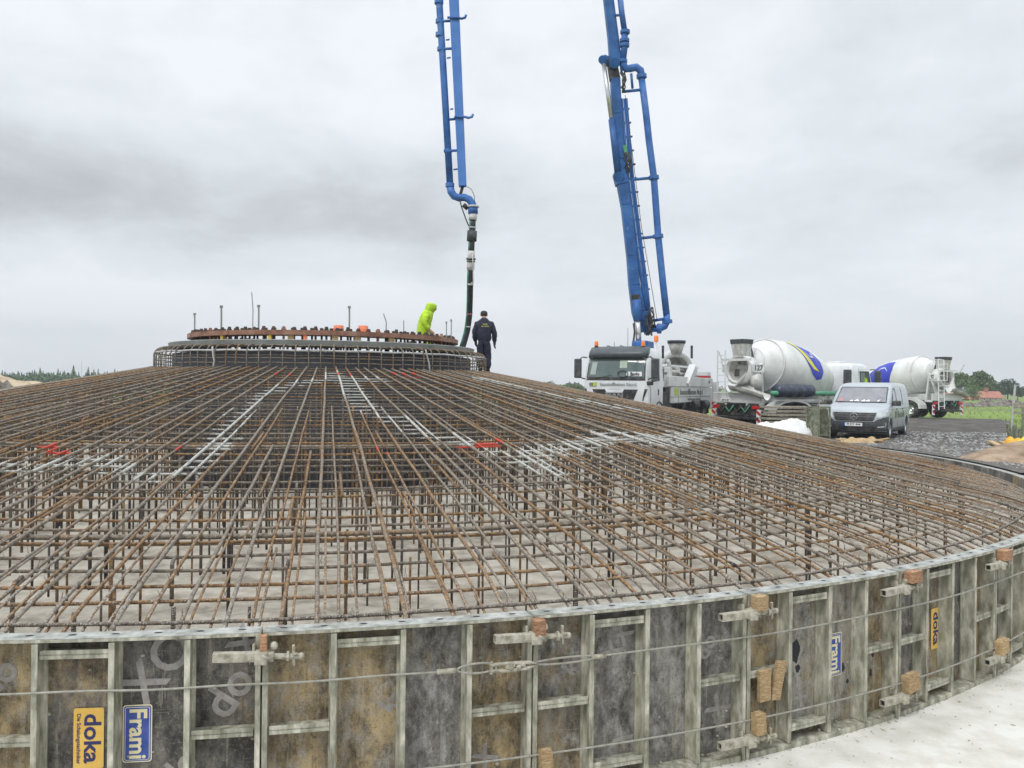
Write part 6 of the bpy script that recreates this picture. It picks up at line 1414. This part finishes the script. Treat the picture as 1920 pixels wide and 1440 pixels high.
    for s_ in (-1, 1):
        T = frame_at((-3.86, s_*.76, 2.55), (-s_*.92, -.25 if s_ < 0 else .25, 0), (0, 0, 1))
        o = MB().prism(rrect(.62, .34, .06), lambda u, v, t: tuple(T @ Vector((u, v, t))), -.02, 0).build('number_board', 'dusty_white', root)
        text('number_lettering', num, .30, 'print_black', o, T @ Matrix.Translation((0, 0, .004)), .002, .006)
    if ladder:
        b = MB(); x0 = -4.75
        for s_ in (-1, 1): b.tube([(x0, .95+s_*.22, .55), (x0+.08, .95+s_*.22, 3.55), (x0+.5, .95+s_*.22, 3.6)], .028, 8)
        for k in range(9): b.tube([(x0, .73, .75+k*.31), (x0, 1.17, .75+k*.31)], .020, 6)
        b.build('ladder', 'plate_white', root)
        b = MB(); b.box(-4.9, -4.0, .7, 1.25, 2.28, 2.33); b.tube([(-4.9, .7, 2.3), (-4.9, .7, 3.3), (-4.0, .7, 3.3)], .022, 6); b.tube([(-4.95, -.6, 3.3), (-4.55, -.6, 2.7)], .025, 6); b.build('platform', 'dusty_white', root)
        b = MB(); b.beam((-4.3, .9, .7), (-5.6, .95, .42), .10, .08); b.build('rear_bumper_bar', 'black', root)
    else:
        b = MB(); b.tube([(-4.5, .82, 1.5), (-4.5, .82, 3.3)], .03, 6); b.tube([(-4.5, .42, 1.5), (-4.5, .42, 3.3)], .03, 6)
        for k in range(6): b.tube([(-4.5, .42, 1.7+k*.28), (-4.5, .82, 1.7+k*.28)], .02, 6)
        b.tube([(-4.5, .82, 3.3), (-4.2, .9, 3.1), (-4.0, .95, 2.6)], .02, 6); b.build('ladder', 'dusty_white', root)
A1 = radians(38); rc = Vector((10.1, 33.6, .03)); dA = Vector((cos(A1), sin(A1), 0)); nA = Vector((-sin(A1), cos(A1), 0))
mx = empty('truck_mixer', rc+dA*4.35+nA*1.25, A1, 'near white truck mixer numbered 127 with a blue and yellow teardrop on its drum', 'truck mixer', 'truck mixers')
mixer(mx, '127', 1)
# rolled mats and green suction pipe carried on the right flank of the near mixer
b = MB()
for k in range(4): b.tube([(-3.35+.62*k, -1.30, 1.62), (-2.77+.62*k, -1.30, 1.62)], .27, 14)
b.build('water_drum', mat('dark_blue_plastic_drum', (.02, .03, .06), (.05, .06, .10), 4, .35), mx, True)
MB().tube([(-3.7, -1.30, 1.52), (1.9, -1.30, 1.52)], .10, 12).build('green_pipe', 'green_pipe', mx, True)
for x in (-2.2, 0.1): MB().tube([(x, -1.30, 1.52), (x+.12, -1.30, 1.52)], .125, 12).build('pipe_socket', 'green_pipe', mx, True)
m2 = empty('truck_mixer', (25.0, 54.4, .03), radians(110), 'far truck mixer numbered 92 with blue drum patch and tall white rear ladder', 'truck mixer', 'truck mixers')
mixer(m2, '92', 2, True)

# ---------------- delivery van
HV = radians(33.5); dv = Vector((-sin(HV), -cos(HV), 0)); lv = Vector((cos(HV), -sin(HV), 0))   # forward, van's left (right in the photo)
vn = empty('delivery_van', (0, 0, .035), atan2(dv.y, dv.x), 'silver grey delivery van with a dark bumper parked on the gravel behind the rim', 'van')
vn.location = Vector((12.62, 27.95, .03))-dv*2.45*1.07-lv*.95*1.07; vn.scale = (1.07, 1.07, 1.03)
vsx = Shell([(.20, 2.30, -2.38, .88, .10, .16), (.28, 2.42, -2.44, .94, .12, .22), (.50, 2.47, -2.46, .958, .13, .24), (.74, 2.45, -2.46, .965, .14, .26), (.95, 2.38, -2.46, .962, .15, .28), (1.04, 2.26, -2.46, .955, .17, .30), (1.11, 2.02, -2.46, .948, .20, .30), (1.175, 1.58, -2.46, .94, .16, .22), (1.22, 1.50, -2.46, .935, .12, .14), (1.55, 1.05, -2.45, .885, .10, .12), (1.78, .72, -2.42, .835, .09, .12), (1.86, .50, -2.38, .79, .09, .14), (1.905, .15, -2.25, .70, .10, .2), (1.92, -.2, -2.1, .55, .1, .2)])
M['van_paint'] = mat('silver_van_paint', (.38, .42, .45), (.46, .50, .53), 1.5, .3, .15, coat=.4)
vb_ = vsx.body(.14).build('body', 'van_paint', vn, True)
cutters = []
for x in (1.62, -1.58):
    c = MB().cyl((x, -1.2, .355), (x, 1.2, .355), .385, None, 28).build('cutter', 'black'); c.location = vn.location; c.rotation_euler = vn.rotation_euler; c.scale = vn.scale; cutters.append(c)
cut(vb_, cutters)
md = vb_.data
MB().box(-2.2, 2.0, -.62, .62, .22, .60).build('underbody', 'black', vn)
for x in (1.62, -1.58):
    for s_ in (-1, 1): wheel(vn, x, s_*.835, .335, .225, s_, 'chrome')
vsx.front(((-.955, .22), (.955, .22), (.965, .60), (-.965, .60)), .010, nz=8, ny=24).build('bumper', 'dark_plastic', vn, True)
for s_ in (-1, 1): vsx.front(((s_*.58, .58), (s_*.97, .58), (s_*.97, .78), (s_*.66, .66)), .010, nz=4, ny=10).build('bumper_corner', 'dark_plastic', vn, True)
for s_ in (-1, 1): vsx.side(((2.02, .21), (2.40, .21), (2.40, .78), (2.02, .70)), s_, .006).build('bumper_flank', 'dark_plastic', vn, True)
vsx.front(((-.60, .30), (.60, .30), (.66, .43), (-.66, .43)), .016, ny=16).build('lower_intake', 'black', vn, True)
vsx.front(((-.56, .62), (.56, .62), (.66, .90), (-.66, .90)), .013, nz=5, ny=16).build('grille', 'black', vn, True)
for z in (.67, .745, .82): vsx.front(((-.60-.3*(z-.67), z), (.60+.3*(z-.67), z), (.61+.3*(z-.67), z+.028), (-.61-.3*(z-.67), z+.028)), .022, nz=1, ny=16).build('grille_bar', 'dark_plastic', vn, True)
gx = vsx.fx(0, .765)+.03; b = MB(); b.tube([(gx, .105*cos(2*pi*i/24), .765+.105*sin(2*pi*i/24)) for i in range(24)], .011, 6, closed=True)
for a in (90, 210, 330): b.beam((gx, 0, .765), (gx, .10*cos(radians(a)), .765+.10*sin(radians(a))), .028, .012, .008, .012, up=(1, 0, 0))
b.build('star_emblem', 'chrome', vn)
for s_ in (-1, 1):
    vsx.front(((s_*.64, .70), (s_*.90, .80), (s_*.955, 1.00), (s_*.70, .90)), .014, ny=8).build('headlight', 'lamp_glass', vn, True)
    vsx.front(((s_*.70, .40), (s_*.88, .42), (s_*.88, .47), (s_*.68, .44)), .018, ny=4).build('fog_lamp', 'lamp_glass', vn, True)
zp = .50; px_ = vsx.fx(0, zp)+.022
MB().box(px_-.01, px_+.004, -.26, .26, zp-.055, zp+.055).build('number_plate', 'plate_white', vn); MB().box(px_-.008, px_+.006, -.34, -.262, zp-.055, zp+.055).build('plate_blue_band', 'plate_blue', vn)
text('plate_lettering', 'PI·DY 444', .105, 'print_black', vn, frame_at((px_+.006, 0, zp), (0, 1, 0), (0, 0, 1)), .001, .002, sx=.95)
sc = vsx.front(((-.80, 1.215), (.80, 1.215), (.73, 1.76), (-.73, 1.76)), .008, nz=10, ny=16).build('screen_seal', 'black', vn, True)
vsx.front(((-.765, 1.25), (.765, 1.25), (.70, 1.735), (-.70, 1.735)), .014, nz=10, ny=16).build('windscreen', 'van_glass', vn, True)
vsx.front(((-.70, 1.26), (-.55, 1.26), (-.56, 1.36), (-.68, 1.36)), .018, nz=2, ny=3).build('red_card', mat('pinkish_card', (.45, .25, .25)), vn)
rs = random.Random(12)
for i in range(6): y = rs.uniform(-.5, .6); vsx.front(((y, 1.26), (y+rs.uniform(.05, .2), 1.26), (y+.1, 1.29+rs.random()*.06), (y+.02, 1.29)), .018, nz=2, ny=2).build('dash_paper', 'plate_white', vn)
b = MB()
for y0, y1 in ((-.72, -.05), (.05, .68)): b.beam((vsx.fx(y0, 1.235)+.03, y0, 1.235), (vsx.fx(y1, 1.25)+.03, y1, 1.25), .012, .012)
b.build('wiper', 'black', vn)
for s_ in (-1, 1):
    vsx.side(((.38, 1.17), (1.36, 1.10), (.78, 1.70), (.42, 1.72)), s_, .006).build('window_frame', 'black', vn, True)
    vsx.side(((.43, 1.21), (1.24, 1.15), (.76, 1.655), (.47, 1.67)), s_, .012).build('side_window', mat('pale_side_glass', (.30, .36, .36), (.38, .45, .44), 2, .1), vn, True)
    vsx.side(((-.78, 1.20), (.26, 1.20), (.24, 1.68), (-.76, 1.68)), s_, .006).build('panel_recess', 'lamp_glass' if False else mat('pale_panel', (.42, .47, .50), (.48, .53, .56), 2, .3, coat=.3), vn, True)
    vsx.side(((-2.2, 1.20), (-.95, 1.20), (-.95, 1.67), (-2.12, 1.64)), s_, .006).build('panel_recess', bpy.data.materials['pale_panel'], vn, True)
    b = MB()
    for x in (.34, -.86): b.beam((x, s_*.968, .34), (x-.02, s_*.945, 1.20), .010, .008); b.beam((x-.02, s_*.942, 1.20), (x-.02, s_*.85, 1.76), .010, .008)
    b.beam((1.42, s_*.968, .60), (1.34, s_*.955, 1.12), .010, .008); b.beam((1.9, s_*.965, .99), (-2.4, s_*.965, 1.03), .008, .006); b.build('door_seam', 'grey_print', vn)
    vsx.side(((-1.2, .22), (1.22, .22), (1.22, .36), (-1.2, .36)), s_, .012).build('sill_trim', 'dark_plastic', vn, True)
    for x in (.48, -.72): MB().box(x-.10, x+.06, s_*.965-.014, s_*.965+.014, .98, 1.02).build('door_handle', 'dark_plastic', vn, bevel=.006)
    MB().box(1.10, 1.28, s_*1.08-.12, s_*1.08+.12, 1.12, 1.30).build('mirror', 'black', vn, bevel=.04)
    T = frame_at((-.15, s_*.972, .80), (-s_, 0, 0), (0, 0, 1)); text('side_lettering', 'BF Baustoffe', .34, 'grey_print', vn, T, .002, .001, sx=1.15)
    for x, r_ in ((1.62, .41), (-1.58, .41)):
        b = MB(); prof = [(r_*cos(pi*i/16), r_*sin(pi*i/16)) for i in range(17)]; inn = [(u*.925, v*.925) for u, v in reversed(prof)]
        b.prism(prof+inn, lambda u, v, t: (u+x, t, v+.355), s_*.952, s_*.972); b.build('arch_lip', 'van_paint', vn)

# ================================================================ PEOPLE
def skinmesh(name, chains, m, parent, sub=2, root=0):
    if name in ('jacket', 'trousers', 'hood'): sub = 3
    # chains: list of [(x,y,z,r), ...]; chains that share their first point with an earlier vertex are joined there
    vs = []; es = []; rr = []; idx = {}
    for ch in chains:
        prev = None
        for (x, y, z, *r_) in ch:
            key = (round(x, 4), round(y, 4), round(z, 4))
            if key not in idx: idx[key] = len(vs); vs.append((x, y, z)); rr.append(r_ if len(r_) == 2 else (r_[0], r_[0]))
            i = idx[key]
            if prev is not None and prev != i: es.append((prev, i))
            prev = i
    me = bpy.data.meshes.new(name); me.from_pydata(vs, es, []); o = bpy.data.objects.new(name, me); COL.objects.link(o)
    md_ = o.modifiers.new('skin', 'SKIN'); md_.use_smooth_shade = True; md_.branch_smoothing = .3
    for i, q in enumerate(me.skin_vertices[0].data): q.radius = rr[i]; q.use_root = (i == root)
    s_ = o.modifiers.new('sub', 'SUBSURF'); s_.levels = sub; s_.render_levels = sub
    bake(o); o.data.materials.clear(); o.data.materials.append(M[m]); o.data.polygons.foreach_set('use_smooth', [True]*len(o.data.polygons))
    if name in ('jacket', 'trousers', 'hood'):
        sd_ = len(chains)+sum(ch[0][2] for ch in chains)
        for v in o.data.vertices:
            p_ = v.co; n_ = v.normal; q_ = noise.noise(Vector((p_.x*7, p_.y*7, p_.z*13+sd_)))*.014+noise.noise(Vector((p_.x*16, p_.y*16, p_.z*24+sd_)))*.006
            v.co = p_+n_*q_
    if parent is not None: o.parent = parent
    return o
def hand(wx, wy, wz, dirv, sidev, ch, k=1.0):
    # palm and five fingers hanging from the wrist; dirv = towards fingertips, sidev = thumb side
    d = Vector(dirv).normalized(); s = Vector(sidev).normalized(); n = d.cross(s); w = Vector((wx, wy, wz)); pm = w+d*.055
    ch.append([(*w, .026), (*pm, .036)])
    for i, (o, l) in enumerate(((.028, .070), (.010, .080), (-.009, .074), (-.027, .056))):
        b0 = w+d*.095+s*o; ch.append([(*pm, .036), (*b0, .012), (*(b0+d*l*.5+n*.012), .010), (*(b0+d*l*.85+n*.035), .008)])
    t0 = pm+s*.034-d*.01; ch.append([(*pm, .036), (*t0, .013), (*(t0+d*.035+s*.018+n*.01), .011), (*(t0+d*.062+s*.016+n*.022), .009)])
def person_common(root, P, jacket, trousers, gloves=True):
    # P: dict of joints
    g = lambda k: P[k]
    body = [[(*g('pelvis'), .13), (*g('waist'), .125), (*g('chest'), .15), (*g('neckb'), .07), (*g('neck'), .055), (*g('head'), .088), (*g('crown'), .07)]]
    for s_ in ('L', 'R'):
        body.append([(*g('pelvis'), .13), (*g('hip'+s_), .085), (*g('knee'+s_), .055), (*g('ankle'+s_), .04), (*g('toe'+s_), .035)])
        body.append([(*g('chest'), .15), (*g('sh'+s_), .06), (*g('el'+s_), .042), (*g('wr'+s_), .030)])
        hv = (Vector(g('wr'+s_))-Vector(g('el'+s_))).normalized(); c2 = []
        hand(*g('wr'+s_), hv, P['thumb'+s_], c2); body += c2
    o = skinmesh('body', body, 'glove' if False else 'skin', root, 2)
    bk = P.get('bulk', 1.0); J = [[(*g('hem'), .205*bk, .165*bk), (*g('waist'), .20*bk, .165*bk), (*g('chest'), .225*bk, .175*bk), (*g('neckb'), .135), (*g('collar'), .10)]]
    for s_ in ('L', 'R'): J.append([(*g('chest'), .225*bk, .175*bk), (*g('sh'+s_), .11), (*g('el'+s_), .088), (*g('cuff'+s_), .062)])
    jk = skinmesh('jacket', J, jacket, root, 2)
    T = [[(*g('seat'), .175, .15), (*g('pelvis'), .175, .15), (*g('waist'), .165, .14)]]
    for s_ in ('L', 'R'): lg = P.get('leg', 1.0); T.append([(*g('seat'), .175, .15), (*g('hip'+s_), .11*lg), (*g('knee'+s_), .085*lg), (*g('hemT'+s_), .078*lg)])
    skinmesh('trousers', T, trousers, root, 2)
    for s_ in ('L', 'R'):
        skinmesh('boot', [[(g('ankle'+s_)[0], g('ankle'+s_)[1], g('ankle'+s_)[2]+.08, .062), (*g('ankle'+s_), .062), (*g('toe'+s_), .048)]], 'boot', root, 2)
    return o, jk
def add_face(root, c, d, up=(0, 0, 1)):
    # nose, eyes, mouth and ears on a head at c looking along d
    c = Vector(c); d = Vector(d).normalized(); u = Vector(up); s = d.cross(u).normalized(); u = s.cross(d)
    MB().ball(tuple(c+d*.102-u*.01), .016, 8, 6, sq=(1, 1, 1.5)).build('nose', 'skin', root, True)
    for q in (-1, 1):
        MB().ball(tuple(c+d*.084+s*q*.032+u*.018), .011, 8, 6).build('eye', 'plate_white', root, True)
        MB().ball(tuple(c+s*q*.088-d*.005), .026, 8, 6, sq=(.6, .6, 1)).build('ear', 'skin', root, True)
    MB().ball(tuple(c+d*.086-u*.048), .018, 8, 6, sq=(1, 1, .35)).build('mouth', 'red_lens' if False else 'wood_red', root, True)
M['dim_yellow'] = mat('worn_yellow_print', (.30, .30, .06), (.45, .43, .10), 30, .8)
# dark clad man: seen from behind, head bowed, standing on the bars by the hoop cage
pm_pos = at(907, 690, 23.0); FZ = conez(hypot(pm_pos.x-C0.x, 23.0-C0.y))+.02
m1 = empty('person', (pm_pos.x, 23.0, FZ), 0, 'person in navy jacket, trousers and dark cap seen from behind beside the pump hose', 'person')
P = dict(pelvis=(0, 0, .93), seat=(0, -.01, .88), waist=(0, .01, 1.06), hem=(0, 0, .80), bulk=1.16, chest=(0, .03, 1.29), neckb=(0, .06, 1.47), collar=(-.004, .075, 1.545), neck=(-.005, .085, 1.53), head=(-.015, .125, 1.61), crown=(-.015, .125, 1.68),
         hipL=(-.09, 0, .84), kneeL=(-.095, .03, .48), ankleL=(-.10, -.02, .09), toeL=(-.12, .15, .04), hemTL=(-.10, -.01, .10), leg=1.3,
         hipR=(.09, 0, .84), kneeR=(.10, .03, .48), ankleR=(.11, -.02, .07), toeR=(.14, .15, .03), hemTR=(.11, -.01, .08),
         shL=(-.20, .03, 1.35), elL=(-.265, .0, 1.08), wrL=(-.235, .10, .84), cuffL=(-.24, .09, .87), thumbL=(.1, .9, 0),
         shR=(.20, .03, 1.35), elR=(.285, .0, 1.08), wrR=(.29, .08, .82), cuffR=(.288, .07, .85), thumbR=(-.1, .9, 0))
bd, jk = person_common(m1, P, 'navy_cloth', 'navy_cloth')
skinmesh('cap', [[(-.012, .085, 1.555, .095), (-.015, .115, 1.66, .118), (-.015, .135, 1.73, .085)]], 'cap_cloth', m1, 2); add_face(m1, (-.015, .125, 1.60), (0, .9, -.45))
for s_, q in ((-1, 'L'), (1, 'R')):
    c2 = []; w = Vector(P['wr'+q]); hand(w.x, w.y, w.z+.01, (Vector(P['wr'+q])-Vector(P['el'+q])), P['thumb'+q], c2)
    c2 = [[(a, b_, c_, r_*1.75) for a, b_, c_, r_ in ch] for ch in c2]; hv_ = (Vector(P['el'+q])-w).normalized(); c2.append([(w.x, w.y, w.z+.01, .046), (w.x+hv_.x*.07, w.y+hv_.y*.07, w.z+.01+hv_.z*.07, .056)]); skinmesh('glove', c2, 'glove', m1, 1)
for z, s_, mm, tx in ((1.33, .065, 'dim_yellow', 'SH▪'), (1.275, .042, 'dim_yellow', 'Bau GmbH')):
    text('jacket_print', tx if '▪' not in tx else 'SHB', s_, mm, jk, frame_at((.03, -.195+(.01 if z > 1.3 else 0), z), (1, 0, 0), (0, .05, 1)), .002, .002, sx=1.1)

# hi-vis person inside the ring, side on, head bowed to the right
yp = at(799, 640, 21.7); m3 = empty('person', (yp.x, 21.7, 2.44), radians(-80), 'person in a hooded bright yellow rain jacket standing inside the bolt ring', 'person')
P = dict(pelvis=(0, -.10, .74), seat=(0, -.12, .70), waist=(0, -.07, .86), hem=(0, -.11, .48), bulk=1.20, chest=(0, .01, 1.08), neckb=(0, .08, 1.23), collar=(0, .09, 1.25), neck=(0, .12, 1.27), head=(0, .17, 1.34), crown=(0, .16, 1.41),
         hipL=(-.10, -.10, .66), kneeL=(-.11, .06, .36), ankleL=(-.12, -.05, .09), toeL=(-.13, .12, .04), hemTL=(-.12, -.04, .12),
         hipR=(.10, -.10, .66), kneeR=(.11, .06, .36), ankleR=(.12, -.05, .09), toeR=(.13, .12, .04), hemTR=(.12, -.04, .12),
         shL=(-.19, -.01, 1.14), elL=(-.24, -.08, .90), wrL=(-.22, .08, .72), cuffL=(-.22, .06, .74), thumbL=(.1, .9, 0),
         shR=(.19, -.01, 1.14), elR=(.24, -.08, .90), wrR=(.22, .08, .72), cuffR=(.22, .06, .74), thumbR=(-.1, .9, 0))
bd, jk = person_common(m3, P, 'hi_vis', 'hi_vis'); add_face(m3, (0, .17, 1.34), (0, .85, -.5))
skinmesh('hood', [[(0, .03, 1.16, .15), (0, .08, 1.25, .135), (0, .14, 1.36, .165), (0, .15, 1.45, .13)]], 'hi_vis', m3, 2)
deck = MB().lathe([(2.40, .01), (2.40, 2.6), (2.46, 2.6), (2.46, .01)], (0, 0, 0), (0, 0, 1), 48).build('standing_deck', 'wood_grey'); deck.location = (C0.x, C0.y, -.02); tag(deck, 'timber deck inside the bolt ring under the yellow clad person', 'deck')
# ================================================================ AIR
hb = MB().box(-420, 420, -25, 700, -2.9, 48).build('haze', 'black', None)
hm = bpy.data.materials.new('thin_haze'); hm.use_nodes = True; ht = hm.node_tree; ht.nodes.clear()
hp_ = ht.nodes.new('ShaderNodeVolumePrincipled'); hp_.inputs['Density'].default_value = .0007; hp_.inputs['Color'].default_value = (.86, .90, .94, 1)
ho_ = ht.nodes.new('ShaderNodeOutputMaterial'); ht.links.new(hp_.outputs[0], ho_.inputs['Volume'])
hb.data.materials.clear(); hb.data.materials.append(hm); tag(hb, 'thin pale air between the camera and the far trees', 'haze', kind='stuff')
